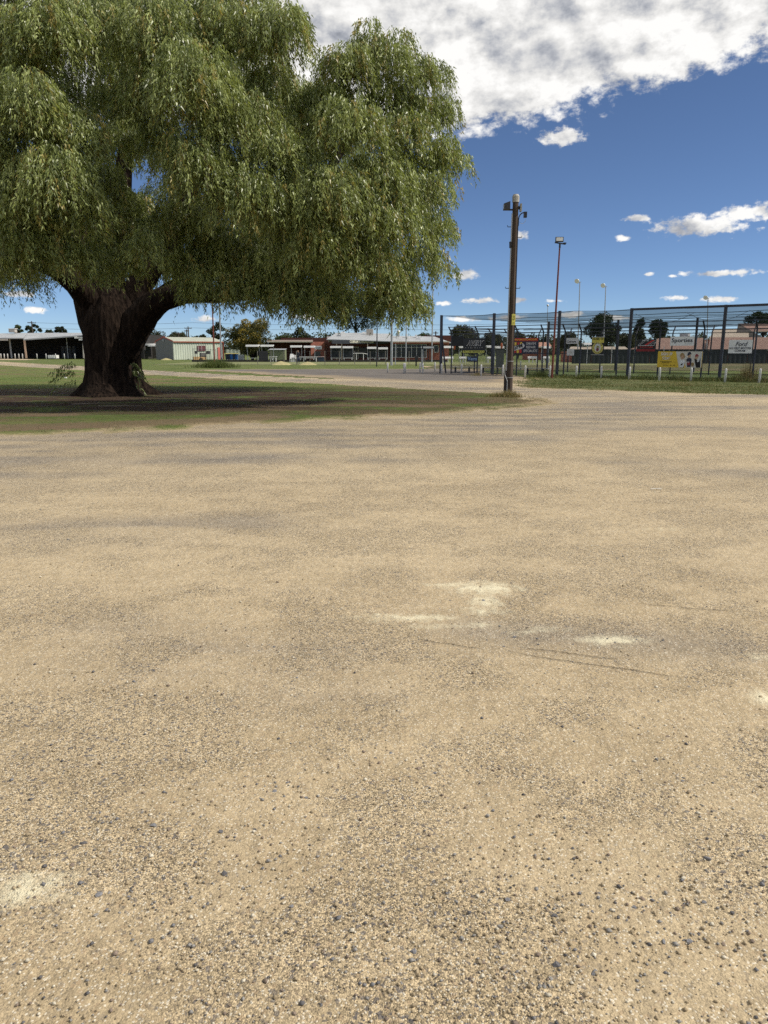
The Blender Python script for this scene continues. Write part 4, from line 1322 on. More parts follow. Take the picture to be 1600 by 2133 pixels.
for i, (x, y) in enumerate(bol):
    o = bol_me if i == 0 else copy_tree(bol_me)
    g_ = G(x, y)
    o.location = (g_.x, g_.y, 0.0)
    o.rotation_euler = (random.uniform(-0.02, 0.02), random.uniform(-0.03, 0.03), random.uniform(0, 6))
    tag(o, spec_lab.get(i, 'pale grey round topped bollard, %s from the right edge of the photo' % ordn[19 - i]), 'bollard', 'round topped bollards in front of the nets')


# ------------------------------------------------------------------ light poles
M_RUST = mat('rust_red_paint', (0.165, 0.048, 0.035), 0.7, 0.25, 4.0, 0.25)
M_GREYP = mat('grey_pole', (0.36, 0.37, 0.38), 0.5, 0.12, 2.0, 0.3, 0.3)


def light_pole(name, label, px, py_base, py_top, r, m, head=None, px_top=None, Y=None, group=None):
    b = G(px, py_base) if Y is None else P(px, py_base, Y)
    t = P(px if px_top is None else px_top, py_top, b.y)
    H = t.z
    root = empty(name, (b.x, b.y, 0), label, 'light pole', group)
    x1 = t.x if px_top is not None else b.x
    MB().tube([(b.x, b.y, -0.05), ((b.x + x1) / 2, b.y, H / 2), (x1, b.y, H)], [r, r * 0.85, r * 0.65], 10).build('shaft', m, root)
    if head == 'flood':
        MB().beam((x1 - 0.28, b.y, H + 0.02), (x1 + 0.32, b.y + 0.05, H - 0.06), 0.06, 0.06).build('crossarm', M_BLACK, root)
        MB().tube([(x1, b.y, H - 0.25), (x1, b.y, H)], 0.05, 8).build('collar', M_BLACK, root)
        f = MB().hexa([(x1 - 0.26, b.y - 0.05, H + 0.06), (x1 + 0.18, b.y - 0.05, H + 0.06), (x1 + 0.18, b.y + 0.03, H + 0.04), (x1 - 0.26, b.y + 0.03, H + 0.04)],
                      [(x1 - 0.24, b.y + 0.03, H + 0.32), (x1 + 0.20, b.y + 0.03, H + 0.32), (x1 + 0.20, b.y + 0.11, H + 0.30), (x1 - 0.24, b.y + 0.11, H + 0.30)]).build('floodlight', M_BLACK, root)
        MB().hexa([(x1 - 0.22, b.y - 0.046, H + 0.10), (x1 + 0.14, b.y - 0.046, H + 0.10), (x1 + 0.14, b.y - 0.02, H + 0.10), (x1 - 0.22, b.y - 0.02, H + 0.10)],
                  [(x1 - 0.20, b.y + 0.012, H + 0.29), (x1 + 0.16, b.y + 0.012, H + 0.29), (x1 + 0.16, b.y + 0.04, H + 0.29), (x1 - 0.20, b.y + 0.04, H + 0.29)]).build('glass', M_GLASS, f)
        MB().box((x1 + 0.26, b.y, H - 0.02), (0.14, 0.2, 0.06)).build('floodlight', M_BLACK, root)
    elif head in ('round', 'round_small'):
        s = 0.30 if head == 'round' else 0.22
        MB().beam((x1 - 0.3 * (head == 'round'), b.y, H), (x1 + 0.15, b.y, H + 0.02), 0.06, 0.06).build('arm', M_GALV, root)
        cx_ = x1 - (0.35 if head == 'round' else 0.0)
        MB().tube([(cx_ - 0.05, b.y - 0.22 * s / 0.42, H + 0.10), (cx_, b.y - 0.1, H + 0.14), (cx_ + 0.03, b.y + 0.12, H + 0.20)], [s, s * 0.8, s * 0.3], 14).build('lamp', M_WHITE if head == 'round' else M_GALV, root)
    return root


light_pole('floodlight_pole', 'rust red floodlight pole standing in the verge before the nets', 1149.5, 789, 506, 0.062, M_RUST, 'flood', 1166.5)
light_pole('light_pole', 'thin grey light pole with white round lamp, left of the pair over the nets', 1203, 752, 588, 0.075, M_GREYP, 'round', 1208, 92)
light_pole('light_pole', 'thin grey light pole with white round lamp above the round dark tree', 1256, 752, 597, 0.075, M_GREYP, 'round', 1262, 94)
light_pole('light_pole', 'short thin far light pole just left of the rust red pole', 1138.5, 748, 638, 0.07, M_GREYP, 'round_small', 1141, 128)
light_pole('light_pole', 'far thin light pole behind the net above the Sporties sign', 1472, 752, 622, 0.075, M_GREYP, 'round', 1475, 100)
light_pole('pole', 'thin black pole standing on the grass before the club sign', 784.7, 763, 560, 0.06, M_BLACK, None, 787)
light_pole('pole', 'thick grey pole standing before the right end of the club sign', 815.5, 760.5, 600, 0.13, M_GREYP, None, 817)
light_pole('pole', 'grey pole standing before the club windows', 845.5, 752.5, 610, 0.085, M_GREYP, None, 847, 104)
light_pole('pole', 'tall grey pole by the right end of the brick club', 899.5, 752.5, 590, 0.095, M_GREYP, None, 902, 104)
light_pole('pole', 'thin grey post in front of the club window wall', 823.5, 759, 716, 0.05, M_GREYP, None, 824, 86)
light_pole('pole', 'leaning red brown pole rising from a weed clump', 447, 760, 600, 0.085, M_RUST, None, 441)
light_pole('pole', 'pale grey steel pole in front of the shed door', 461, 749.5, 610, 0.14, M_GREYP, None, 456, 122)


def power_pole(label, px, py_top, Y, wide=0.9):
    b = P(px, 748, Y)
    H = P(px, py_top, Y).z
    root = empty('power_pole', (b.x, Y, 0), label, 'power pole', 'distant power poles')
    MB().tube([(b.x, Y, 0), (b.x, Y, H)], [0.16, 0.11], 8).build('shaft', M_TIMBER, root)
    MB().box((b.x, Y, H - 0.35), (wide * 2, 0.1, 0.12)).build('crossarm', M_TIMBER, root)
    for k in (-1, -0.4, 0.4, 1):
        MB().box((b.x + k * wide * 0.9, Y, H - 0.22), (0.08, 0.08, 0.14)).build('insulator', M_GALV, root)
    return b.x, Y, H


power_pole('distant power pole above the open shed roof at the far left', 73.5, 669, 165)
w1 = power_pole('distant power pole behind the pale green shed, taller of a close pair', 395.5, 680, 150, 0.7)
power_pole('distant power pole behind the pale green shed, shorter of a close pair', 392, 686, 156, 0.5)
power_pole('distant power pole with crossarm above the shed gable', 375, 692, 150, 0.5)
w2 = power_pole('distant thin power pole behind the first net post', 907, 690, 150, 0.5)
for k, (za, zb) in enumerate(((6.9, 6.7), (5.9, 5.8))):
    pts = [(-70 + 130 * t, 150 + 0.5 * k, za * (1 - t) + zb * t - 0.35 * math.sin(math.pi * ((t * 4) % 1.0))) for t in np.linspace(0, 1, 41)]
    tag(MB().tube(pts, 0.022, 4).build('power_line', M_BLACK, loc=(0, 150, 6)), ('upper' if k == 0 else 'lower') + ' thin power line crossing the sky low behind the buildings', 'power line', 'power lines')

# ------------------------------------------------------------------ net enclosure
enc = empty('net_enclosure', tuple(FL(0)), 'dark steel posts carrying sagging sports netting, right of the timber pole', 'net enclosure')
HP = 3.92
tall_px = [918, 1026, 1160, 1307, 1499]
s_t = [s_of(p) for p in tall_px] + [s_of(1499) + 4.6]
for s in s_t:
    p = FL(s)
    MB().box((p.x, p.y, HP / 2 - 0.05), (0.14, 0.14, HP + 0.1), ANG).build('post', M_DARKSTEEL, enc)
MB().beam(FL(s_t[3], 0, HP - 0.07), FL(s_t[4], 0, HP - 0.07), 0.10, 0.12).build('top_rail', M_DARKSTEEL, enc)
MB().beam(FL(s_t[4], 0, HP - 0.07), FL(s_t[5] + 3, 0, HP - 0.07), 0.10, 0.12).build('top_rail', M_DARKSTEEL, enc)
DEP = 15.0
for s in (0.0, 6.0, 12.0, 18.0, 24.0):
    p = FL(s, DEP)
    MB().box((p.x, p.y, HP / 2), (0.14, 0.14, HP), ANG).build('post', M_DARKSTEEL, enc)
MB().beam(FL(s_t[0], 0, 0.05) + Vector((0.35, -0.0, 0)), FL(s_t[0], 0.0, 2.9), 0.10, 0.10).build('brace', M_DARKSTEEL, enc)


def net_material(name, col, alpha):
    m, nt, out = new_mat(name)
    p = nt.pos()
    n = nt.noise(p, 0.9, 3.0)
    d = nt.nodes.new('ShaderNodeBsdfDiffuse')
    nt.put(d.inputs[0], col)
    t = nt.nodes.new('ShaderNodeBsdfTransparent')
    mx = nt.nodes.new('ShaderNodeMixShader')
    nt.put(mx.inputs[0], nt.math('ADD', alpha - 0.05, nt.math('MULTIPLY', n, 0.1)))
    nt.put(mx.inputs[1], t)
    nt.put(mx.inputs[2], d)
    nt.put(out.inputs['Surface'], mx)
    return m


M_NET = net_material('netting', (0.050, 0.078, 0.080), 0.52)
M_HEM = net_material('net_hem', (0.030, 0.042, 0.045), 0.62)
ns, nn = 60, 18
sv = np.linspace(s_t[0], s_t[0] + 30, ns)
nv = np.linspace(0, DEP, nn)
V = []
for n_ in nv:
    for s in sv:
        a = (n_ / DEP)
        post = min(abs(s - q) for q in s_t)
        sag = 0.16 * math.sin(math.pi * a) + 0.10 * min(post / 2.0, 1) * (1 - a) + 0.12 * (fbm(np.array([s * 0.5]), np.array([n_ * 0.5]), 77)[0] - 0.5) * min(1, 4 * a)
        V.append(tuple(FL(s, n_, HP - 0.04 - sag)))
F = [(j * ns + i, j * ns + i + 1, (j + 1) * ns + i + 1, (j + 1) * ns + i) for j in range(nn - 1) for i in range(ns - 1)]
np_mesh('roof_net', V, F, M_NET, parent=enc, smooth=True)
V = [tuple(FL(s, DEP, HP - 0.10 + 0.05 * math.sin(s))) for s in sv] + [tuple(FL(s, DEP, HP - 0.62 + 0.10 * math.sin(s * 0.9) + 0.06 * math.sin(s * 2.3))) for s in sv]
F = [(i, i + 1, ns + i + 1, ns + i) for i in range(ns - 1)]
np_mesh('hanging_net', V, F, M_HEM, parent=enc)
for n_ in (0.0, 3.8, 7.6, 11.4):
    pts = [FL(s, n_, HP - 0.03 - 0.06 * abs(math.sin(s * 0.65)) - (0.02 if n_ == 0 else 0.12)) for s in np.linspace(s_t[0], s_t[0] + 30, 50)]
    MB().tube(pts, 0.018, 5).build('cable', M_BLACK, enc)
for s0 in (12.0, 15.0, 18.5, 22.0):
    pts = [FL(s0 + t * 3.2, 3.5 + t, HP - 0.15 - 0.55 * math.sin(math.pi * t)) for t in np.linspace(0, 1, 10)]
    MB().tube(pts, 0.010, 4).build('slack_cord', M_BLACK, enc)

# chain link fence with cranked tops
M_WIRE = mat('chain_wire', (0.055, 0.058, 0.062), 0.5, 0.1, 3.0, 0.4, 0.4)


def chain_fence(label, pts, s0, s1, nfix, crank=-1, H=2.7, axis='s', wires=True, mid=False):
    """pts: positions along the run; axis 's' runs along the front line, 'n' along the side"""
    def W(a, off, z):
        return FL(a, nfix + off, z) if axis == 's' else FL(nfix + off, a, z)
    root = empty('chain_link_fence', tuple(W(s0, 0, 0)), label, 'fence', 'chain link fences of the net enclosure')
    for a in pts:
        MB().tube([W(a, 0, -0.05), W(a, 0, H), W(a, crank * 0.38, H + 0.42)], 0.045, 8).build('post', M_DARKSTEEL, root)
    zr = [(0.0, 0.10), (0.0, H - 0.02), (crank * 0.37, H + 0.40), (crank * 0.18, H + 0.19)] + ([(0.0, 1.35)] if mid else [])
    for off, z in zr:
        MB().beam(W(s0, off, z), W(s1, off, z), 0.035, 0.045).build('rail', M_DARKSTEEL, root)
    if wires:
        V, F = [], []
        step, wd = 0.075, 0.0032
        L = s1 - s0
        for sg in (1, -1):
            u = -H
            while u < L + H:
                a0, z0, a1, z1 = u, 0.1, u + sg * (H - 0.1), H
                lo, hi = 0.0, 1.0
                da = a1 - a0
                t0, t1 = (0 - a0) / da, (L - a0) / da
                lo, hi = max(lo, min(t0, t1)), min(hi, max(t0, t1))
                if hi > lo + 0.01:
                    p0, p1 = W(s0 + a0 + da * lo, 0, z0 + (z1 - z0) * lo), W(s0 + a0 + da * hi, 0, z0 + (z1 - z0) * hi)
                    k = len(V)
                    V += [p0 + Vector((0, 0, wd)), p0 - Vector((0, 0, wd)), p1 - Vector((0, 0, wd)), p1 + Vector((0, 0, wd))]
                    F.append((k, k + 1, k + 2, k + 3))
                u += step
        np_mesh('wire_mesh', [tuple(v) for v in V], F, M_WIRE, parent=root)['kind'] = 'stuff'
    return root


front = [s_of(p) for p in (937, 991, 1073, 1126, 1171, 1204, 1281, 1367, 1458, 1566)] + [s_of(1566) + 2.8]
chain_fence('near chain link fence with cranked top rails carrying the sponsor signs', front, front[0], front[-1] + 2, 0.15)
chain_fence('far chain link fence run behind the green turf of the nets', [2.5, 5.0, 7.5, 10, 12.5, 15, 17.5, 20, 22.5, 25, 27.5, 30], 1.0, 31, 8.8, 1, 2.7, 's', False, True)
chain_fence('side chain link fence running back from the first net post', [2.2, 4.4, 6.6], 0.3, 8.8, 1.2, -1, 2.7, 'n', True)

# ------------------------------------------------------------------ sponsor signs on the fence
M_SIGNW = mat('sign_white', (0.66, 0.67, 0.68), 0.5, 0.04)
M_SIGNGREY = mat('sign_grey', (0.50, 0.51, 0.53), 0.5, 0.05)
M_SIGNDK = mat('sign_charcoal', (0.020, 0.022, 0.026), 0.5, 0.12)
M_NAVY = mat('sign_navy', (0.020, 0.024, 0.048), 0.5, 0.1)
M_RED = mat('sign_red', (0.42, 0.035, 0.035), 0.5, 0.08)
M_GOLD = mat('sign_gold', (0.62, 0.42, 0.06), 0.5, 0.06)
M_LIME = mat('sign_lime', (0.42, 0.42, 0.09), 0.5, 0.08)
M_GREYTXT = mat('sign_grey_print', (0.42, 0.42, 0.40), 0.5, 0.05)
M_SILVER = mat('sign_silver', (0.52, 0.52, 0.54), 0.5, 0.05)
M_PALEBLUE = mat('sign_pale_blue', (0.22, 0.34, 0.52), 0.5, 0.08)


class Sign:
    def __init__(self, name, label, px0, py0, px1, py1, m, n=-0.08, cat='sign'):
        q = NB * n
        A2, B2 = A + q, B + q
        tl, br = onplane(px0, py0, A2, B2), onplane(px1, py1, A2, B2)
        tr = onplane(px1, py0, A2, B2)
        bl = onplane(px0, py1, A2, B2)
        self.z1, self.z0 = (tl.z + tr.z) / 2, (bl.z + br.z) / 2
        c0 = Vector(((tl.x + bl.x) / 2, (tl.y + bl.y) / 2, 0))
        c1 = Vector(((tr.x + br.x) / 2, (tr.y + br.y) / 2, 0))
        self.a, self.d = c0, (c1 - c0)
        self.W, self.H = self.d.length, self.z1 - self.z0
        self.u = self.d.normalized()
        self.nrm = Vector((NB.x, NB.y, 0))
        c = self.pt(0.5, 0.5, -0.0)
        self.root = empty(name, (c.x, c.y, self.z0), label, cat, 'sponsor signs on the net fence')
        self.rect('board', m, 0, 0, 1, 1, 0.0, 0.02)

    def pt(self, u, v, off=0.0):
        """u right, v down, off towards the camera"""
        p = self.a + self.d * u - self.nrm * off if hasattr(self, 'nrm') else self.a + self.d * u
        return Vector((p.x, p.y, self.z1 - v * self.H))

    def rect(self, name, m, u0, v0, u1, v1, off=0.004, th=0.003):
        return self.shape(name, m, [(u0, v0), (u1, v0), (u1, v1), (u0, v1)], off, th)

    def shape(self, name, m, uvs, off=0.004, th=0.003, parent=None):
        f = [self.pt(u, v, off + th * 0.5) for u, v in uvs]
        b = [self.pt(u, v, off - th * 0.5) for u, v in uvs]
        n = len(f)
        mb = MB().add(f + b, [tuple(range(n - 1, -1, -1)), tuple(range(n, 2 * n))] + [(i, (i + 1) % n, n + (i + 1) % n, n + i) for i in range(n)])
        return mb.build(name, m, parent or self.root)

    def ell(self, name, m, u, v, ru, rv, off=0.004, n=24, a0=0, a1=2 * math.pi):
        return self.shape(name, m, [(u + ru * math.cos(a0 + (a1 - a0) * i / n), v + rv * math.sin(a0 + (a1 - a0) * i / n)) for i in range(n)], off)

    def txt(self, s, u, v, wu, hv, m, off=0.012, shear=0.0, bold=0.01, tilt=0.0):
        return text(s, self.root, self.pt(u, v, off + 0.02), ANG, wu * self.W, hv * self.H, m, shear, bold, 'lettering_curve', tilt)


sg = Sign('company_sign', 'dark board reading AVERY CABINETS with lime strip below', 965, 704.5, 1011, 735, M_SIGNDK)
sg.rect('strip', M_LIME, -0.01, 0.84, 0.97, 1.0, 0.013)
sg.txt('AVERY', 0.52, 0.36, 0.82, 0.37, M_SIGNW, 0.010, 0.35, 0.05)
sg.txt('AVERY', 0.52, 0.36, 0.80, 0.33, M_INK, 0.016, 0.35, 0.012)
sg.txt('C  A  B  I  N  E  T  S', 0.5, 0.65, 0.78, 0.07, M_GREYTXT)
for u0, u1 in ((0.04, 0.12), (0.27, 0.37), (0.44, 0.58), (0.62, 0.78), (0.84, 0.86), (0.92, 0.94)):
    sg.rect('print', M_INK, u0, 0.905, u1, 0.935, 0.018)
sc = Sign('shade_screen', 'dark screen panel left of the AVERY board', 942, 700, 966, 721, mat('shade_screen', (0.022, 0.025, 0.028), 0.8), 0.05, 'screen')
sg = Sign('small_sign', 'small navy sign with pale blue letters below the AVERY board', 973, 742, 996, 753.5, M_NAVY, -0.06)
sg.txt('Vern', 0.5, 0.48, 0.86, 0.66, M_PALEBLUE, 0.01, 0.0, 0.03)
sg = Sign('sponsor_sign', 'red and black MAJOR SPONSOR sign for smash repair specialists', 1067, 704, 1121, 737, M_NAVY)
sg.rect('header', M_RED, 0.02, 0.01, 0.99, 0.20, 0.013)
sg.txt('MAJOR SPONSOR', 0.5, 0.105, 0.90, 0.13, M_GOLD, 0.018, 0.1, 0.015)
for k, (u, m_) in enumerate(((0.09, M_GOLD), (0.20, M_RED), (0.31, M_GOLD))):
    sg.rect('stripe', m_, u, 0.26, u + 0.085, 0.47, 0.013)
for k, (u, m_) in enumerate(((0.07, M_RED), (0.185, M_GOLD), (0.295, M_RED))):
    sg.rect('stripe', m_, u, 0.72, u + 0.085, 0.95, 0.013)
sg.shape('logo_plate', M_SILVER, [(0.0, 0.56), (0.42, 0.33), (0.50, 0.47), (0.46, 0.60), (0.34, 0.70), (0.05, 0.82)], 0.016)
sg.txt('GPM', 0.225, 0.56, 0.38, 0.26, M_INK, 0.018, 0.05, 0.02, -0.25)
sg.txt('SMASH', 0.735, 0.355, 0.36, 0.16, M_SILVER, 0.01, 0.0, 0.012)
sg.txt('REPAIR', 0.735, 0.585, 0.36, 0.16, M_SILVER, 0.01, 0.0, 0.012)
sg.txt('SPECIALISTS', 0.72, 0.82, 0.53, 0.16, M_SILVER, 0.01, 0.0, 0.012)
sg = Sign('name_sign', 'small pale grey sign with dark lettering above the gate', 1180, 704, 1203, 716, M_SIGNGREY)
sg.rect('print', M_GREYTXT, 0.10, 0.10, 0.92, 0.15, 0.013)
sg.rect('print', M_GREYTXT, 0.22, 0.20, 0.82, 0.25, 0.013)
sg.txt('Cobrams', 0.48, 0.62, 0.82, 0.40, M_INK, 0.01, 0.0, 0.01)
sg = Sign('notice_board', 'small pale notice with lines of print on the gate', 1181, 727, 1196, 740.5, M_SIGNGREY)
for u0, v0, u1 in ((0.12, 0.22, 0.55), (0.12, 0.38, 0.9), (0.12, 0.48, 0.8), (0.3, 0.58, 0.88)):
    sg.rect('print', M_GREYTXT, u0, v0, u1, v0 + 0.06, 0.013)
for u in (0.12, 0.35, 0.56, 0.82):
    sg.ell('print', M_GREYTXT, u, 0.84, 0.05, 0.06, 0.013, 10)
sg = Sign('club_emblem_sign', 'tall yellow and black sign reading HOME OF over an oval emblem', 1232.5, 702.5, 1258.5, 738.5, M_SIGNDK)
sg.rect('frame', M_SILVER, -0.03, -0.02, 1.03, 0.0, 0.013)
sg.rect('frame', M_SILVER, -0.03, 1.0, 1.03, 1.02, 0.013)
M_DYEL = mat('sign_yellow', (0.52, 0.46, 0.09), 0.5, 0.05)
sg.rect('header', M_DYEL, 0.03, 0.02, 0.97, 0.32, 0.013)
sg.txt('HOME OF', 0.5, 0.105, 0.86, 0.12, M_INK, 0.018, 0.0, 0.012)
sg.ell('emblem_ring', mat('emblem_ring', (0.50, 0.45, 0.14), 0.5), 0.5, 0.62, 0.44, 0.345, 0.017, 32)
sg.ell('emblem_field', M_SIGNGREY, 0.5, 0.60, 0.245, 0.235, 0.021, 28)
sg.shape('crest', mat('crest_maroon', (0.16, 0.03, 0.035), 0.6), [(0.38, 0.66), (0.50, 0.60), (0.62, 0.66), (0.58, 0.78), (0.50, 0.81), (0.42, 0.78)], 0.025)
sg.shape('crest', mat('crest_olive', (0.22, 0.22, 0.06), 0.6), [(0.36, 0.62), (0.42, 0.52), (0.50, 0.48), (0.60, 0.52), (0.64, 0.62), (0.5, 0.59)], 0.025)
for ch, a in zip('COBRAM', (-145, -125, -105, -80, -58, -36)):
    u, v = 0.5 + 0.345 * math.cos(R(a)), 0.62 + 0.29 * math.sin(R(a))
    sg.txt(ch, u, v, 0.085, 0.06, M_INK, 0.018, 0.0, 0.012)
for a in (35, 52, 68, 84, 100, 116, 132, 148, 178, -2, 12):
    u, v = 0.5 + 0.345 * math.cos(R(a)), 0.62 + 0.29 * math.sin(R(a))
    sg.rect('print', M_INK, u - 0.028, v - 0.02, u + 0.028, v + 0.02, 0.021)
sg = Sign('motor_sign', 'black sign with red and white slashes and red base strip', 1327, 706.5, 1366.5, 732, M_SIGNDK)
sg.rect('base_strip', mat('sign_dark_red', (0.20, 0.02, 0.025), 0.5), -0.02, 0.80, 0.97, 1.0, 0.013)
sg.shape('slash', M_RED, [(0.38, 0.50), (0.78, 0.08), (0.92, 0.08), (0.52, 0.50)], 0.013)
for a_, b_ in (((0.05, 0.46), (0.30, 0.18)), ((0.14, 0.46), (0.38, 0.20)), ((0.58, 0.46), (0.96, 0.10)), ((0.70, 0.46), (1.0, 0.22)), ((0.9, 0.44), (0.98, 0.22))):
    sg.shape('slash', M_SILVER, [a_, b_, (b_[0] + 0.025, b_[1]), (a_[0] + 0.025, a_[1])], 0.015)
sg.rect('print', M_SILVER, 0.04, 0.50, 0.93, 0.535, 0.015)
sg.txt('MTR', 0.45, 0.12, 0.34, 0.12, M_SILVER, 0.01, 0.0, 0.02)
sg.txt('TOYAM', 0.5, 0.66, 0.70, 0.12, M_RED, 0.01, 0.0, 0.015)
sg = Sign('sports_shop_sign', 'white board reading Sporties on the net fence', 1396.5, 701, 1446, 720, M_SIGNW)
sg.txt('Sporties', 0.5, 0.42, 0.88, 0.58, M_NAVY, 0.01, 0.0, 0.012)
sg.rect('print', mat('faint_print', (0.45, 0.47, 0.50), 0.5), 0.62, 0.76, 0.93, 0.82, 0.013)
sg = Sign('car_dealer_sign', 'white board reading Ford H.S WEST MOTORS COBRAM', 1518, 708, 1567, 736, M_SIGNW)
sg.txt('Ford', 0.52, 0.32, 0.52, 0.34, M_NAVY, 0.01, 0.35, 0.008)
sg.txt('H.S WEST MOTORS', 0.5, 0.62, 0.92, 0.16, M_NAVY, 0.01, 0.0, 0.014)
sg.txt('COBRAM', 0.5, 0.81, 0.45, 0.16, M_NAVY, 0.01, 0.0, 0.014)
# long yellow banner with three young players
sg = Sign('yellow_banner', 'long yellow banner reading SIGN UP TODAY with three young players', 1370, 732, 1462.5, 765.5, mat('banner_yellow', (0.62, 0.43, 0.045), 0.6, 0.05), -0.10, 'banner')
M_PALE = mat('banner_pale', (0.55, 0.53, 0.48), 0.6, 0.06)
M_SKIN = mat('printed_skin', (0.42, 0.27, 0.18), 0.6, 0.08)
M_HAIR = mat('printed_hair', (0.30, 0.20, 0.09), 0.6, 0.1)
M_DKBL = mat('printed_navy', (0.028, 0.032, 0.055), 0.6, 0.1)
M_MAR = mat('printed_maroon', (0.24, 0.045, 0.05), 0.6, 0.1)
sg.shape('panel', M_PALE, [(0.41, 0.0), (0.995, 0.0), (0.995, 1.0), (0.50, 1.0)], 0.013)
sg.txt('SIGN UP', 0.205, 0.17, 0.26, 0.20, M_SIGNW, 0.01, 0.0, 0.02)
sg.txt('TODAY!', 0.20, 0.44, 0.18, 0.20, M_SIGNW, 0.01, 0.0, 0.02)
for u0, v0, u1 in ((0.06, 0.63, 0.33), (0.10, 0.70, 0.28), (0.14, 0.85, 0.25), (0.30, 0.86, 0.34), (0.37, 0.85, 0.41)):
    sg.rect('print', M_INK, u0, v0, u1, v0 + 0.03, 0.015)
# first player with fair hair and ball
sg.shape('printed_shirt', M_SIGNW, [(0.505, 0.55), (0.575, 0.50), (0.63, 0.58), (0.625, 0.98), (0.52, 0.98)], 0.017)
sg.ell('printed_head', M_SKIN, 0.565, 0.34, 0.035, 0.17, 0.019)
sg.shape('printed_hair', M_HAIR, [(0.505, 0.25), (0.525, 0.12), (0.56, 0.08), (0.60, 0.16), (0.622, 0.36), (0.60, 0.42), (0.585, 0.24), (0.55, 0.20), (0.525, 0.38)], 0.021)
sg.ell('printed_ball', M_SIGNW, 0.56, 0.85, 0.045, 0.13, 0.021)
sg.shape('printed_ball_mark', M_INK, [(0.535, 0.82), (0.56, 0.75), (0.595, 0.74), (0.575, 0.83), (0.55, 0.88)], 0.024)
# second player in cap and vest
sg.shape('yellow_wedge', MATS['banner_yellow'], [(0.625, 0.70), (0.66, 1.0), (0.60, 1.0)], 0.017)
sg.shape('printed_shirt', M_DKBL, [(0.655, 0.50), (0.70, 0.38), (0.765, 0.42), (0.775, 0.60), (0.765, 0.96), (0.685, 0.96), (0.675, 0.70)], 0.019)
sg.shape('printed_shirt_number', M_MAR, [(0.675, 0.64), (0.745, 0.64), (0.745, 0.84), (0.69, 0.86)], 0.021)
sg.txt('10', 0.70, 0.66, 0.045, 0.09, M_SIGNW, 0.014, 0.0, 0.02)
sg.ell('printed_head', M_SKIN, 0.715, 0.25, 0.032, 0.15, 0.021)
sg.shape('printed_cap', M_DKBL, [(0.672, 0.22), (0.68, 0.09), (0.71, 0.02), (0.745, 0.06), (0.762, 0.17), (0.725, 0.19), (0.69, 0.28)], 0.023)
# third player with red helmet
sg.shape('printed_shirt', M_INK, [(0.83, 0.46), (0.86, 0.40), (0.90, 0.55), (0.965, 0.35), (0.975, 0.99), (0.885, 0.99), (0.86, 0.75)], 0.019)
sg.ell('printed_head', M_SKIN, 0.875, 0.34, 0.034, 0.14, 0.021)
sg.shape('printed_cap', M_MAR, [(0.842, 0.34), (0.85, 0.20), (0.88, 0.14), (0.915, 0.22), (0.925, 0.28), (0.90, 0.32), (0.87, 0.30)], 0.023)
sg.shape('printed_bat', M_SIGNGREY, [(0.895, 0.62), (0.965, 0.10), (0.985, 0.14), (0.945, 0.60), (0.915, 0.66)], 0.023)
sg.ell('printed_cake', M_HAIR, 0.805, 0.80, 0.033, 0.13, 0.018)

# green electrical cabinet beside the timber pole
c0, c1 = onplane(1034, 727, A - NB * 0.5, B - NB * 0.5), onplane(1049, 765, A - NB * 0.5, B - NB * 0.5)
cab = empty('electrical_cabinet', ((c0.x + c1.x) / 2, (c0.y + c1.y) / 2, 0), 'grey green electrical cabinet on legs partly behind the timber pole', 'cabinet')
M_CAB = mat('cabinet_green', (0.085, 0.095, 0.085), 0.6, 0.1)
cxm, cym = (c0.x + c1.x) / 2, (c0.y + c1.y) / 2
MB().box((cxm, cym, (c0.z + c1.z) / 2), (abs(c1.x - c0.x) * 1.1, 0.3, c0.z - c1.z), ANG * 0.3).build('body', M_CAB, cab)
MB().box((cxm, cym - 0.02, c0.z + 0.02), (abs(c1.x - c0.x) * 1.2, 0.38, 0.04), ANG * 0.3).build('lid', M_CAB, cab)
for k in (-0.16, 0.16):
    MB().box((cxm + k, cym, c1.z / 2), (0.06, 0.06, c1.z), ANG * 0.3).build('leg', M_CAB, cab)
# padded post wraps in orange
for k, (px_, y0, y1, lab) in enumerate(((946.5, 711, 728, 'orange traffic cone shaped pad hanging left of the AVERY sign'), (1045, 714, 726, 'small orange marker on top of the green cabinet'))):
    a_, b_ = onplane(px_, y0, A + NB * 0.3, B + NB * 0.3), onplane(px_, y1, A + NB * 0.3, B + NB * 0.3)
    o = MB().tube([b_, b_ * 0.6 + a_ * 0.4, a_ * 0.8 + b_ * 0.2, a_], [0.05, 0.075, 0.06, 0.015], 10).build('orange_marker', mat('orange_plastic', (0.62, 0.16, 0.055), 0.5), loc=tuple(b_))
    tag(o, lab, 'marker')
# low timber bench rails inside the first bay
bench = empty('slat_bench', tuple(FL(1.5, 2.0)), 'long low bench with dark legs inside the first net bay', 'bench')
MB().beam(FL(-0.8, 2.2, 0.42), FL(7.0, 2.2, 0.42), 0.28, 0.04).build('seat', mat('bench_alu', (0.48, 0.48, 0.46), 0.5, 0.1), bench)
for s in np.linspace(-0.4, 6.6, 7):
    p = FL(s, 2.2)
    MB().box((p.x, p.y, 0.20), (0.10, 0.10, 0.40), ANG).build('leg', M_BLACK, bench)
    MB().box((p.x, p.y, 0.02), (0.26, 0.26, 0.04), ANG).build('foot', M_BLACK, bench)

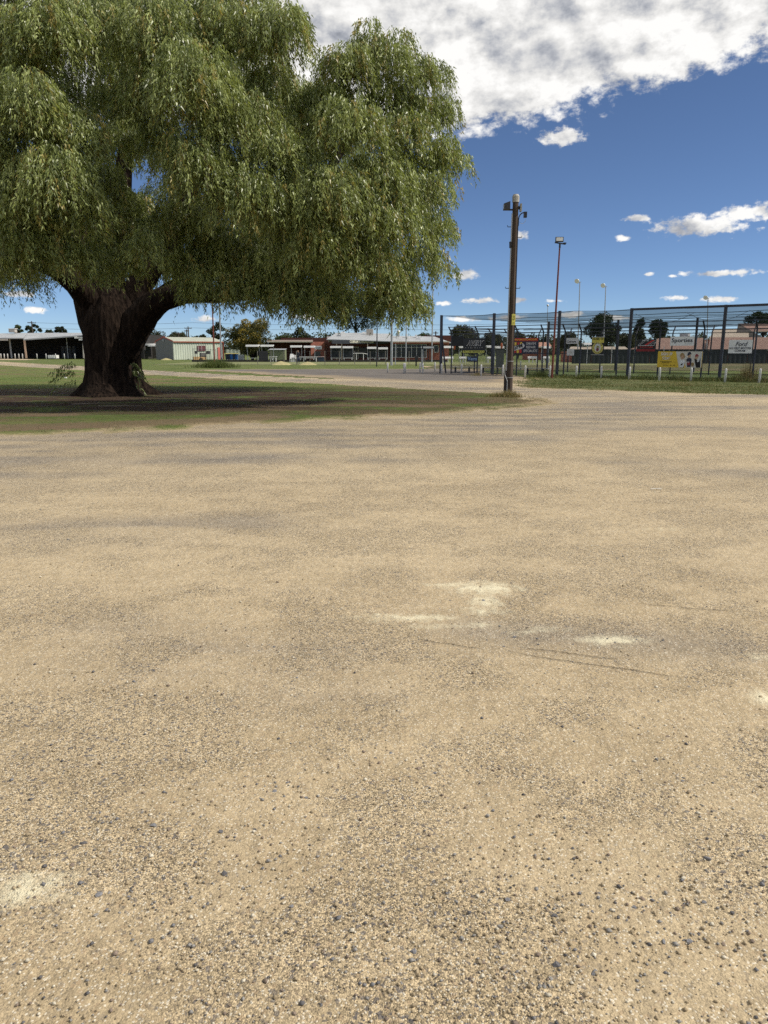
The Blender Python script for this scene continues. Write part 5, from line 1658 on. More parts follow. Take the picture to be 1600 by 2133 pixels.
# ------------------------------------------------------------------ background buildings
def pr_box(parent, name, m, px0, py0, px1, py1, Y, th=0.12):
    """upright slab whose front face spans a picture rectangle at depth Y"""
    a, b = P(px0, py0, Y), P(px1, py1, Y)
    a2, b2 = P(px1, py0, Y), P(px0, py1, Y)
    x0, x1 = (a.x + b2.x) / 2, (b.x + a2.x) / 2
    z1, z0 = a.z, b.z
    return MB().box(((x0 + x1) / 2, Y + th / 2, (z0 + z1) / 2), (x1 - x0, th, z1 - z0)).build(name, m, parent)


def brick_material(name, c0, c1, mortar):
    m, nt, out = new_mat(name)
    b = nt.nodes.new('ShaderNodeTexBrick')
    q = nt.n('ShaderNodeSeparateXYZ', None, Vector=nt.pos())
    vec = nt.n('ShaderNodeCombineXYZ', None, X=nt.math('ADD', q.outputs[0], q.outputs[1]), Y=q.outputs[2], Z=0.0)
    nt.put(b.inputs['Vector'], vec)
    nt.put(b.inputs['Color1'], c0)
    nt.put(b.inputs['Color2'], c1)
    nt.put(b.inputs['Mortar'], mortar)
    b.inputs['Scale'].default_value = 4.0
    b.inputs['Mortar Size'].default_value = 0.012
    n = nt.noise(nt.pos(), 1.2, 4.0)
    c = nt.vmath('SCALE', b.outputs[0], nt.math('ADD', 0.7, nt.math('MULTIPLY', n, 0.6)))
    finish(nt, out, c, 0.9, 0.15)
    MATS[name] = m
    return m


def tile_material(name, c0, c1, rows=3.2):
    m, nt, out = new_mat(name)
    p = nt.pos()
    q = nt.n('ShaderNodeSeparateXYZ', None, Vector=p)
    row = nt.math('FRACT', nt.math('MULTIPLY', q.outputs[2], rows * 2.2))
    colm = nt.math('FRACT', nt.math('MULTIPLY', nt.math('ADD', q.outputs[0], q.outputs[1]), rows))
    h = nt.math('ADD', nt.math('MULTIPLY', row, -0.6), nt.math('MULTIPLY', nt.math('ABSOLUTE', nt.math('SUBTRACT', colm, 0.5)), 0.8))
    n = nt.noise(p, 3.0, 5.0, 0.7)
    c = nt.mix(nt.smooth(n, 0.3, 0.7), c0, c1)
    finish(nt, out, c, 0.85, 0.2, 0.0, h, 0.8, 0.12)
    MATS[name] = m
    return m


M_BRICK = brick_material('red_brick', (0.235, 0.072, 0.048), (0.310, 0.105, 0.070), (0.30, 0.24, 0.20))
M_DKBRICK = mat('dark_brick', (0.135, 0.052, 0.040), 0.9, 0.2, 1.5)
M_FASCIA = mat('charcoal_fascia', (0.045, 0.050, 0.058), 0.6, 0.1)
M_ROOFG = mat('grey_roof_sheet', (0.36, 0.37, 0.37), 0.5, 0.12, 0.6, 0.3, 0.2)
M_DARKWIN = mat('dark_window', (0.018, 0.020, 0.024), 0.15, 0.1, 1.0, 0.6)
M_CREAM = mat('cream_trim', (0.55, 0.50, 0.38), 0.6, 0.08)
M_LETTER = mat('cream_letters', (0.78, 0.74, 0.58), 0.5, 0.03)
M_WALLDK = mat('deep_wall', (0.10, 0.09, 0.08), 0.9, 0.2, 0.8)

YC = 118.0
club = empty('bowling_club', (P(750, 750, YC).x, YC, 0), 'low red brick bowling club with grey roof and dark fascia sign', 'building')
pr_box(club, 'wall', M_DKBRICK, 560, 712, 648, 751.5, YC + 3, 0.3)  # darker brick here and on the next wall: eave shade put into the colour
pr_box(club, 'wall', M_DKBRICK, 682, 712, 815, 751.5, YC + 1.2, 0.3)
pr_box(club, 'wall', M_BRICK, 815, 712, 935, 751.5, YC, 0.3)
# projecting brick wing whose end wall turns to the sun
a_, b_ = P(648, 751, YC - 1.5), P(682, 751, YC + 1.4)
h_ = P(660, 712, YC).z
MB().hexa([(a_.x, YC - 1.5, 0), (b_.x - 0.3, YC - 0.2, 0), (b_.x, YC + 4, 0), (a_.x, YC + 4, 0)], [(a_.x, YC - 1.5, h_), (b_.x - 0.3, YC - 0.2, h_), (b_.x, YC + 4, h_), (a_.x, YC + 4, h_)]).build('wing_wall', M_BRICK, club)
wn = pr_box(club, 'window', M_WHITE, 656, 720.5, 670, 727.5, YC - 1.75, 0.12)
pr_box(wn, 'pane', mat('obscure_pane', (0.35, 0.37, 0.40), 0.3), 658, 722, 668, 726.5, YC - 1.80, 0.06)
pr_box(club, 'door', M_DARKWIN, 655, 732, 668, 749, YC - 1.72, 0.1)
# parapets behind
pr_box(club, 'parapet', M_DKBRICK, 585, 703.5, 684, 713, YC + 9, 0.4)
pr_box(club, 'parapet', M_DKBRICK, 884, 698.5, 942, 712, YC + 10, 0.4)
# roofs
def slab(parent, name, m, pts, th=0.12):
    f = [Vector(p) for p in pts]
    b = [p - Vector((0, 0, th)) for p in f]
    n = len(f)
    return MB().add(f + b, [tuple(range(n)), tuple(range(2 * n - 1, n - 1, -1))] + [(i, n + i, n + (i + 1) % n, (i + 1) % n) for i in range(n)]).build(name, m, parent)


slab(club, 'roof', M_ROOFG, [P(680, 706.5, YC - 2.0), P(816, 710.5, YC - 2.0), P(816, 695, YC + 9), P(700, 693.5, YC + 9)])
slab(club, 'roof', M_ROOFG, [P(816, 711, YC - 1.2), P(940, 713.5, YC - 1.2), P(905, 701, YC + 8), P(816, 699.5, YC + 8)])
slab(club, 'roof', mat('brown_roof', (0.20, 0.15, 0.12), 0.7), [P(556, 711.2, YC - 1.6), P(652, 711.5, YC - 1.6), P(652, 708, YC + 4), P(556, 708, YC + 4)])
pr_box(club, 'ridge_cap', M_WHITE, 699, 693.2, 768, 695.6, YC + 8.6, 0.3)
pr_box(club, 'gutter', M_CREAM, 556, 711.2, 652, 713, YC - 1.7, 0.1)
pr_box(club, 'gutter', M_CREAM, 816, 711, 936, 713, YC - 1.3, 0.1)
pr_box(club, 'fascia', mat('rust_fascia', (0.36, 0.13, 0.08), 0.7), 816, 713, 936, 715.5, YC - 1.28, 0.08)
L0, L1 = P(692, 716.4, YC - 3.6), P(809, 716.4, YC + 0.2)
ztop = P(692, 708.3, YC - 3.6).z
fdir = Vector((L1.x - L0.x, L1.y - L0.y, 0)).normalized()
fang = math.atan2(fdir.y, fdir.x)
fn = Vector((fdir.y, -fdir.x, 0))
zb_ = P(692, 716.0, YC - 3.6).z
fs = MB().box(((L0.x + L1.x) / 2, (L0.y + L1.y) / 2, (ztop + zb_) / 2), ((L1 - L0).length, 0.2, ztop - zb_), fang).build('sign_band', M_FASCIA, club)
ta, tb = onplane(728, 712, (L0.x, L0.y), (L1.x, L1.y)), onplane(777.5, 712, (L0.x, L0.y), (L1.x, L1.y))
tc_ = (ta + tb) / 2 + fn * 0.14
text('COBRAM BOWLING CLUB', fs, (tc_.x, tc_.y, (ztop + zb_) / 2 + 0.02), fang, (tb - ta).length, 0.42, M_LETTER, 0, 0.035)
for px_ in (701.5, 712, 766):
    pr_box(club, 'veranda_post', M_CREAM, px_ - 0.5, 716, px_ + 0.5, 751, YC - 2.1, 0.1)
for x0, x1 in ((689, 710), (714, 734), (765, 784), (788, 807)):
    pr_box(club, 'window', M_DARKWIN, x0, 722, x1, 745, YC + 1.05, 0.12)
dr = pr_box(club, 'entrance_frame', M_CREAM, 735, 722, 747, 748, YC + 1.0, 0.15)
pr_box(dr, 'door_glass', M_DARKWIN, 736.5, 724, 741, 747, YC + 0.93, 0.1)
pr_box(dr, 'door_glass', M_DARKWIN, 742, 724, 745.5, 747, YC + 0.93, 0.1)
pr_box(club, 'window', M_DARKWIN, 748, 724, 764, 745, YC + 1.05, 0.12)
# window wall on the right
win = pr_box(club, 'window_wall', M_DARKWIN, 815, 717, 889, 744, YC - 0.10, 0.08)
for px_ in (818, 826.5, 836, 846.5, 857.5, 868, 878, 888.5):
    pr_box(win, 'mullion', M_WHITE, px_ - 0.35, 717, px_ + 0.35, 744, YC - 0.16, 0.05)
for py_ in (717, 723.2, 744):
    pr_box(win, 'transom', M_WHITE, 815, py_, 889, py_ + 0.7, YC - 0.22, 0.05)
w2_ = pr_box(club, 'window', M_WHITE, 904, 719, 913.5, 734, YC - 0.12, 0.1)
pr_box(w2_, 'pane', M_DARKWIN, 905, 720.5, 912.5, 733, YC - 0.17, 0.06)
pr_box(club, 'drain_pipe', M_WALLDK, 892, 713, 893, 751, YC - 0.12, 0.1)
# roof plant
M_BEIGE = mat('beige_box', (0.42, 0.38, 0.33), 0.7)
for nm, m_, r_, yy in (('air_conditioner', M_BEIGE, (763, 685.5, 777.5, 698.5), YC + 6), ('air_conditioner', M_GREYP, (702, 697.5, 710, 705), YC + 3), ('roof_vent', M_WHITE, (710, 690.8, 718, 693.6), YC + 9), ('roof_vent', M_WHITE, (754, 691.5, 762, 694.5), YC + 9),
                       ('roof_vent', M_WHITE, (845, 696, 849, 703), YC + 5), ('roof_vent', M_WHITE, (865, 697, 869, 701.5), YC + 5), ('roof_vent', M_WHITE, (872, 699.5, 876.5, 707), YC + 3), ('skylight', M_WHITE, (681, 700.5, 692, 704.5), YC + 4)):
    o = pr_box(club, nm, m_, *r_, yy, 1.0)
a_ = P(830, 698, YC + 5)
MB().tube([(a_.x, YC + 5, a_.z - 0.2), (a_.x, YC + 5, a_.z + 0.45), (a_.x, YC + 5, a_.z + 0.55), (a_.x, YC + 5, P(830, 688, YC + 5).z)], [0.22, 0.22, 0.34, 0.20], 12).build('roof_vent', M_GALV, club)
# entrance ramp with handrail
ramp = empty('handrail', (P(740, 750, YC - 4).x, YC - 4, 0), 'white tubular ramp handrail before the club entrance', 'handrail')
hp = [P(x, y, YC - 4) for x, y in ((722.5, 744), (722.5, 739.5), (738, 736), (757, 736), (776, 740), (776.5, 745))]
MB().tube(hp, 0.045, 6).build('rail', M_WHITE, ramp)
for x, y in ((733, 737.2), (742.5, 736), (757, 736), (766, 738)):
    t_ = P(x, y, YC - 4)
    MB().tube([(t_.x, YC - 4, 0), t_], 0.045, 6).build('post', M_WHITE, ramp)


# shelters round the green: white roof, posts, dark back, bench
def shelter(label, px0, px1, py_r, Y, back=True, bench=True):
    a_, b_ = P(px0, py_r, Y), P(px1, py_r, Y)
    xm = (a_.x + b_.x) / 2
    root = empty('bench_shelter', (xm, Y, 0), label, 'shelter', 'white roofed shelters round the bowling green')
    w_ = b_.x - a_.x
    z = a_.z
    MB().hexa([(a_.x, Y - 0.35, z - 0.28), (b_.x, Y - 0.35, z - 0.28), (b_.x, Y + 0.9, z - 0.10), (a_.x, Y + 0.9, z - 0.10)], [(a_.x, Y - 0.30, z - 0.02), (b_.x, Y - 0.30, z - 0.02), (b_.x, Y + 0.9, z), (a_.x, Y + 0.9, z)]).build('roof', M_WHITE, root)
    for x in (a_.x + 0.05, b_.x - 0.05):
        MB().box((x, Y + 0.6, z / 2 - 0.1), (0.07, 0.07, z - 0.2)).build('post', M_GREYP, root)
    if back:
        MB().box((xm, Y + 0.72, z * 0.5 + 0.15), (w_ - 0.15, 0.03, z - 0.75)).build('back_screen', mat('shade_back', (0.03, 0.034, 0.038), 0.8), root)
    if bench:
        MB().box((xm, Y + 0.15, 0.47), (w_ * 0.98, 0.32, 0.05)).build('seat', M_WHITE, root)
        for x in (a_.x + 0.2, b_.x - 0.2):
            MB().box((x, Y + 0.15, 0.225), (0.06, 0.28, 0.45)).build('leg', M_WHITE, root)


YS = 109.0
for k, (x0, x1, y_) in enumerate([(512.5, 539, 718), (543, 569, 718), (605, 628, 719.5), (633, 655.5, 720), (688, 710, 720.8), (714, 735.5, 721.2), (765, 784, 722.6), (788, 808, 723.6)]):
    shelter(['leftmost white roofed shelter, by the yellow tipped tree', 'white roofed shelter second from the left, behind the black board', 'white roofed shelter above the white plastic chairs', 'white roofed shelter before the sunlit brick wing',
             'white roofed shelter under the left end of the club sign', 'white roofed shelter just left of the club door', 'white roofed shelter just right of the club door', 'white roofed shelter beside the thick grey pole'][k], x0, x1, y_, YS, k >= 4)
for k, (x0, x1, y_, yy) in enumerate([(919, 945, 720.5, 100), (957, 968, 720.5, 100), (1014, 1028, 719.5, 98), (1032, 1050, 721, 98), (1130, 1146, 721, 96), (1216, 1232, 714, 104)]):
    shelter(['white roofed shelter behind the first dark net post', 'white roofed shelter half covered by the AVERY sign', 'white roofed shelter right of the AVERY sign', 'white roofed shelter behind the green cabinet', 'white roofed shelter left of the rust red pole', 'white roofed shelter left of the yellow HOME OF sign'][k], x0, x1, y_, yy, False)
# white benches seen through the fence
for k, (x0, x1, y_, lab) in enumerate([(922, 945, 747, 'white bench behind the first net post'), (957, 972, 747, 'white bench left of the small navy sign'), (1015, 1032, 747, 'white bench left of the green cabinet'), (1100, 1120, 746.5, 'white bench under the sponsor sign'),
                                       (1131, 1146, 746.5, 'white bench left of the rust red pole'), (561, 577, 743, 'white bench right of the black board'), (605, 661, 743.5, 'long white table before the brick wing')]):
    Y_ = 96 if x0 > 900 else 106
    a_, b_ = P(x0, y_, Y_), P(x1, y_, Y_)
    root = empty('white_bench', ((a_.x + b_.x) / 2, Y_, 0), lab, 'bench', 'white benches round the bowling green')
    MB().box(((a_.x + b_.x) / 2, Y_, a_.z), (b_.x - a_.x, 0.5, 0.07)).build('seat', M_WHITE, root)
    if x0 > 900:
        MB().box(((a_.x + b_.x) / 2, Y_ + 0.25, a_.z + 0.16), (b_.x - a_.x, 0.05, 0.18)).build('backrest', M_WHITE, root)
    for x in (a_.x + 0.15, (a_.x + b_.x) / 2, b_.x - 0.15):
        MB().box((x, Y_, a_.z / 2), (0.07, 0.4, a_.z)).build('leg', M_WHITE, root)
# plinth edge of the green
tag(MB().box((-9, 106.2, 0.10), (36, 0.25, 0.30)).build('green_kerb', mat('dark_kerb', (0.05, 0.045, 0.04), 0.9), loc=(-9, 106.2, 0)), 'low dark kerb along the far side of the bowling green', 'kerb')
# wire fence posts along the near side of the green
fen = empty('post_and_wire_fence', (-8, 86, 0), 'thin post and wire fence along the near side of the bowling green', 'fence')
M_THIN = mat('thin_post', (0.16, 0.15, 0.13), 0.7)
for px_ in (537, 565, 592, 618, 646, 677, 707, 739, 771, 803, 824, 852, 885):
    q = P(px_, 758, 86)
    MB().tube([(q.x, 86, -0.05), (q.x, 86, 1.5)], 0.035, 6).build('post', M_THIN, fen)
for z in (1.45, 0.8):
    MB().beam((P(537, 758, 86).x, 86, z), (P(885, 758, 86).x, 86, z), 0.008, 0.008).build('wire', M_THIN, fen)
# black board, steel cupboard, bins, chairs, cart
bb = P(549, 749, 104), P(541, 733, 104), P(556, 733, 104)
bo = empty('black_board', (bb[0].x, 104, 0), 'black square screen standing by the green below the shelters', 'screen')
MB().box((bb[0].x, 104, 0.85), (bb[2].x - bb[1].x + 0.3, 0.12, 1.25)).build('panel', M_BLACK, bo)
for k in (-0.6, 0.6):
    MB().box((bb[0].x + k, 104, 0.12), (0.08, 0.4, 0.24)).build('leg', M_BLACK, bo)
sb = P(503, 749, 118)
cu = empty('steel_cupboard', (sb.x, 118, 0), 'small grey steel cupboard right of the blue bins', 'cupboard')
MB().box((sb.x, 118, 0.45), (0.95, 0.6, 0.9)).build('body', M_GREYP, cu)
MB().box((sb.x, 117.68, 0.45), (0.6, 0.03, 0.55)).build('door', mat('cupboard_door', (0.28, 0.29, 0.30), 0.5), cu)
MB().box((sb.x + 0.05, 117.65, 0.45), (0.06, 0.04, 0.06)).build('handle', M_BLACK, cu)
M_BINB = mat('bin_blue', (0.035, 0.16, 0.46), 0.45, 0.06)
M_BINN = mat('bin_dark', (0.035, 0.05, 0.075), 0.5, 0.1)
for k, (px_, m_, lab) in enumerate([(473.5, M_BINN, 'dark wheelie bin nearest the shed corner'), (478, M_BINN, 'dark wheelie bin second from the shed corner'), (483, M_BINB, 'bright blue wheelie bin left of two'), (488.5, M_BINN, 'dark wheelie bin between the two blue bins'), (493, M_BINB, 'bright blue wheelie bin right of two')]):
    q = P(px_, 749.5, 122)
    root = empty('wheelie_bin', (q.x, 122, 0), lab, 'bin', 'wheelie bins beside the pale green shed')
    MB().hexa([(q.x - 0.19, 121.8, 0.1), (q.x + 0.19, 121.8, 0.1), (q.x + 0.19, 122.2, 0.1), (q.x - 0.19, 122.2, 0.1)], [(q.x - 0.25, 121.72, 0.98), (q.x + 0.25, 121.72, 0.98), (q.x + 0.25, 122.3, 0.98), (q.x - 0.25, 122.3, 0.98)]).build('body', m_, root)
    MB().hexa([(q.x - 0.27, 121.7, 0.98), (q.x + 0.27, 121.7, 0.98), (q.x + 0.27, 122.33, 0.98), (q.x - 0.27, 122.33, 0.98)], [(q.x - 0.25, 121.75, 1.03), (q.x + 0.25, 121.75, 1.03), (q.x + 0.25, 122.3, 1.09), (q.x - 0.25, 122.3, 1.09)]).build('lid', mat('bin_lid', (0.55, 0.46, 0.12), 0.5), root)
    for s in (-0.2, 0.2):
        MB().tube([(q.x + s - 0.03, 122.25, 0.11), (q.x + s + 0.03, 122.25, 0.11)], 0.11, 10).build('wheel', M_BLACK, root)
for k, px_ in enumerate((607.5, 611.5, 615.5)):
    q = P(px_, 749.5, 103.5)
    root = empty('plastic_chair', (q.x, 103.5, 0), ['white plastic chair furthest left of three by the green', 'white plastic chair in the middle of three by the green', 'white plastic chair next to the standing person'][k], 'chair', 'white plastic chairs')
    MB().box((q.x, 103.5, 0.44), (0.5, 0.46, 0.05)).build('seat', M_WHITE, root)
    MB().hexa([(q.x - 0.25, 103.68, 0.46), (q.x + 0.25, 103.68, 0.46), (q.x + 0.25, 103.73, 0.46), (q.x - 0.25, 103.73, 0.46)], [(q.x - 0.22, 103.85, 0.95 + 0.14 * (k == 0)), (q.x + 0.22, 103.85, 0.95 + 0.14 * (k == 0)), (q.x + 0.22, 103.9, 0.95), (q.x - 0.22, 103.9, 0.95)]).build('backrest', M_WHITE, root)
    for sx in (-0.21, 0.21):
        for sy in (-0.19, 0.19):
            MB().box((q.x + sx, 103.5 + sy, 0.21), (0.06, 0.06, 0.42)).build('leg', M_WHITE, root)
        MB().box((q.x + sx * 1.1, 103.5, 0.66), (0.05, 0.46, 0.04)).build('armrest', M_WHITE, root)
q = P(669, 749, 105)
ct = empty('lidded_crate', (q.x, 105, 0), 'dark crate with pink lid at the right end of the white table', 'crate')
MB().box((q.x, 105, 0.35), (0.8, 0.5, 0.6)).build('body', M_BINN, ct)
MB().box((q.x, 105, 0.69), (0.86, 0.56, 0.08)).build('lid', mat('pink_lid', (0.55, 0.38, 0.36), 0.6), ct)
q = P(578, 735, 112)
gs_ = empty('garden_shed', (q.x, 112, 0), 'small olive garden shed left of the white plastic chairs', 'shed')
x0_, x1_ = P(561, 740, 112).x, P(593, 740, 112).x
mb = MB()
nr = 18
prof = []
for i in range(nr * 2 + 1):
    x = x0_ + (x1_ - x0_) * i / (nr * 2)
    prof.append((x, 112 + (0.03 if i % 2 else 0.0)))
hz_ = P(578, 729, 112).z
mb.add([(x, y, 0) for x, y in prof] + [(x, y, hz_) for x, y in prof], [(i, i + 1, len(prof) + i + 1, len(prof) + i) for i in range(len(prof) - 1)])
mb.build('wall', mat('olive_sheet', (0.20, 0.22, 0.13), 0.6, 0.08), gs_)
slab(gs_, 'roof', M_GREYP, [(x0_ - 0.1, 111.8, hz_ + 0.05), (x1_ + 0.1, 111.8, hz_ + 0.05), (x1_ + 0.1, 114, hz_ + 0.2), (x0_ - 0.1, 114, hz_ + 0.2)], 0.06)
MB().box((x1_, 113, hz_ / 2), (0.05, 1.9, hz_)).build('wall', MATS['olive_sheet'], gs_)
MB().box((x0_, 113, hz_ / 2), (0.05, 1.9, hz_)).build('wall', MATS['olive_sheet'], gs_)


# ------------------------------------------------------------------ person walking on the green
def person(px, Y, H, label):
    q = P(px, 750, Y)
    root = empty('person', (q.x, Y, 0), label, 'person')
    s = H / 1.75
    J = {'pel': (0, 0, 0.95), 'sp': (0.0, -0.02, 1.15), 'ch': (0.0, -0.03, 1.35), 'nk': (0.0, -0.03, 1.50), 'hd': (0.0, -0.05, 1.62), 'ht': (0.0, -0.05, 1.73),
         'hl': (-0.09, 0, 0.90), 'kl': (-0.11, -0.10, 0.50), 'al': (-0.11, 0.04, 0.09), 'fl': (-0.12, -0.12, 0.04),
         'hr': (0.09, 0, 0.90), 'kr': (0.10, 0.02, 0.50), 'ar': (0.10, 0.20, 0.12), 'fr': (0.10, 0.06, 0.04),
         'sl': (-0.18, -0.03, 1.40), 'el': (-0.25, 0.04, 1.14), 'wl': (-0.25, -0.10, 0.92), 'gl': (-0.25, -0.14, 0.84),
         'sr': (0.18, -0.03, 1.40), 'er': (0.26, -0.02, 1.14), 'wr': (0.24, -0.16, 0.95), 'gr': (0.23, -0.20, 0.87)}
    rad = {'pel': 0.15, 'sp': 0.14, 'ch': 0.16, 'nk': 0.06, 'hd': 0.095, 'ht': 0.06, 'hl': 0.10, 'kl': 0.07, 'al': 0.05, 'fl': 0.045, 'hr': 0.10, 'kr': 0.07, 'ar': 0.05, 'fr': 0.045,
           'sl': 0.075, 'el': 0.055, 'wl': 0.04, 'gl': 0.04, 'sr': 0.075, 'er': 0.055, 'wr': 0.04, 'gr': 0.04}
    E = [('pel', 'sp'), ('sp', 'ch'), ('ch', 'nk'), ('nk', 'hd'), ('hd', 'ht'), ('pel', 'hl'), ('hl', 'kl'), ('kl', 'al'), ('al', 'fl'), ('pel', 'hr'), ('hr', 'kr'), ('kr', 'ar'), ('ar', 'fr'),
         ('ch', 'sl'), ('sl', 'el'), ('el', 'wl'), ('wl', 'gl'), ('ch', 'sr'), ('sr', 'er'), ('er', 'wr'), ('wr', 'gr')]
    names = list(J)
    me = bpy.data.meshes.new('body_skeleton')
    me.from_pydata([tuple(c * s for c in J[n]) for n in names], [(names.index(a), names.index(b)) for a, b in E], [])
    o = bpy.data.objects.new('body', me)
    COL.objects.link(o)
    o.parent = root
    md = o.modifiers.new('skin', 'SKIN')
    for i, n in enumerate(names):
        sv_ = me.skin_vertices[0].data[i]
        sv_.radius = (rad[n] * s, rad[n] * s * 0.85)
        sv_.use_root = n == 'pel'
    sub = o.modifiers.new('sub', 'SUBSURF')
    sub.levels = sub.render_levels = 1
    dg = bpy.context.evaluated_depsgraph_get()
    dg.update()
    em = bpy.data.meshes.new_from_object(o.evaluated_get(dg))
    o.modifiers.clear()
    o.data = em
    em.materials.clear()
    for m_ in (mat('dark_jacket', (0.022, 0.024, 0.034), 0.8), mat('navy_trousers', (0.035, 0.05, 0.095), 0.8), mat('person_skin', (0.36, 0.22, 0.15), 0.6), mat('dark_shoes', (0.03, 0.028, 0.026), 0.6), mat('dark_hair', (0.03, 0.022, 0.016), 0.8)):
        em.materials.append(m_)
    for p in em.polygons:
        z = p.center.z / s
        ax_ = abs(p.center.x) / s
        y = p.center.y / s
        if z > 1.66 or (z > 1.54 and y > -0.03 and ax_ < 0.15):
            k = 4
        elif z > 1.49:
            k = 2
        elif ax_ > 0.19 and z < 0.93:
            k = 2
        elif z > 0.92:
            k = 0
        elif z > 0.12:
            k = 1
        else:
            k = 3
        p.material_index = k
        p.use_smooth = True
    ORG[o] = ORG[root]
    return root


person(621, 88.5, 1.62, 'person in dark jacket and navy trousers walking at the edge of the green')

# ------------------------------------------------------------------ pale green shed with its fence
def ribbed(parent, name, m, p0, p1, z0, z1, pitch=0.4, depth=0.04, tops=None):
    """corrugated sheet wall from p0 to p1; tops: optional function giving the top height"""
    p0, p1 = Vector(p0[:2]), Vector(p1[:2])
    L = (p1 - p0).length
    d = (p1 - p0) / L
    nrm = Vector((d.y, -d.x))
    n = max(2, int(L / pitch) * 4)
    V = []
    for i in range(n + 1):
        q = p0 + d * L * i / n + nrm * (depth if i % 4 in (1, 2) else 0.0)
        V.append((q.x, q.y))
    tz = [z1 if tops is None else tops(i / n) for i in range(n + 1)]
    F = [(i, i + 1, n + 2 + i, n + 1 + i) for i in range(n)]
    return MB().add([(x, y, z0) for x, y in V] + [(x, y, tz[i]) for i, (x, y) in enumerate(V)], F).build(name, m, parent)


M_PALEG = mat('pale_green_sheet', (0.50, 0.54, 0.44), 0.6, 0.07, 0.8)
M_SHEDROOF = mat('shed_roof_sheet', (0.36, 0.37, 0.29), 0.55, 0.1, 0.6)
M_TRIM = mat('rust_trim', (0.32, 0.075, 0.05), 0.6, 0.1)
YSH = 127.0
c_near = P(362, 748.5, YSH)
c_left = P(326, 748, YSH + 5.2)
c_right = P(466, 748, YSH + 6.5)
Hs = P(362, 710.5, YSH).z
shed = empty('corrugated_shed', (c_near.x, c_near.y, 0), 'pale green corrugated shed with rust red trim and pink door', 'shed')
ribbed(shed, 'long_wall', M_PALEG, c_near, c_right, 0, Hs, 0.42, 0.05)
apex = P(345, 702.2, YSH + 2.6).z
ribbed(shed, 'gable_wall', mat('shaded_gable_sheet', (0.15, 0.155, 0.155), 0.7, 0.08), c_left, c_near, 0, Hs, 0.42, 0.03, lambda t: Hs + (apex - Hs) * (1 - abs(2 * t - 1)))  # grey stands in for shade on this end of the pale green sheet
back = Vector((c_left.x, c_left.y, 0)) + (Vector((c_right.x, c_right.y, 0)) - Vector((c_near.x, c_near.y, 0)))
e0 = Vector((c_near.x, c_near.y, Hs + 0.02))
e1 = Vector((c_right.x, c_right.y, Hs + 0.02))
mid0 = Vector(((c_near.x + c_left.x) / 2, (c_near.y + c_left.y) / 2, apex + 0.03))
mid1 = Vector(((c_right.x + back.x) / 2, (c_right.y + back.y) / 2, apex + 0.03))
f0 = Vector((c_left.x, c_left.y, Hs + 0.02))
f1 = Vector((back.x, back.y, Hs + 0.02))
ov = (e0 - mid0) * 0.06
slab(shed, 'roof', M_SHEDROOF, [e0 + ov, e1 + ov, mid1, mid0], 0.05)
slab(shed, 'roof', M_SHEDROOF, [mid0, mid1, f1, f0], 0.05)
MB().beam(e0 + ov + Vector((0, 0, -0.10)), e1 + ov + Vector((0, 0, -0.10)), 0.10, 0.16).build('gutter', M_TRIM, shed)
MB().beam(e0 + Vector((0, -0.05, -0.02)), mid0 + Vector((0, -0.05, -0.02)), 0.06, 0.20).build('barge_board', M_TRIM, shed)
MB().beam(f0 + Vector((0, -0.05, -0.02)), mid0 + Vector((0, -0.05, -0.02)), 0.06, 0.20).build('barge_board', M_TRIM, shed)
MB().box((c_right.x + 0.03, c_right.y - 0.05, Hs / 2), (0.14, 0.14, Hs)).build('corner_trim', M_TRIM, shed)
MB().box((mid0.x, mid0.y - 0.3, apex - 0.55), (0.25, 0.12, 0.32)).build('gable_vent', M_GREYP, shed)


def on_long(px, py, off=0.12):
    A_ = Vector((c_near.x, c_near.y)) 
    B_ = Vector((c_right.x, c_right.y))
    d = (B_ - A_).normalized()
    n_ = Vector((d.y, -d.x)) * off
    return onplane(px, py, A_ + n_, B_ + n_), d


def long_panel(name, m, px0, py0, px1, py1, off=0.12, th=0.05, parent=None):
    a, d = on_long(px0, py0, off)
    b, _ = on_long(px1, py1, off)
    c = (a + b) / 2
    w_ = (Vector((b.x, b.y)) - Vector((a.x, a.y))).length
    return MB().box((c.x, c.y, c.z), (w_, th, a.z - b.z), math.atan2(d.y, d.x)).build(name, m, parent or shed)


long_panel('door', mat('pink_door', (0.52, 0.15, 0.12), 0.6, 0.08), 453.5, 723.5, 460.5, 749)
wd_ = long_panel('window', mat('maroon_frame', (0.13, 0.045, 0.05), 0.6), 411, 720, 428.5, 731)
long_panel('mullion', M_WHITE, 413, 721, 413.8, 730.5, 0.17, 0.03, wd_)
long_panel('mullion', M_WHITE, 419.6, 721, 420.4, 730.5, 0.17, 0.03, wd_)
long_panel('foundation', mat('ochre_base', (0.42, 0.28, 0.14), 0.8), 403, 743, 430, 749.5, 0.10)
long_panel('downpipe', M_WALLDK, 463.2, 716, 464.2, 749, 0.14)
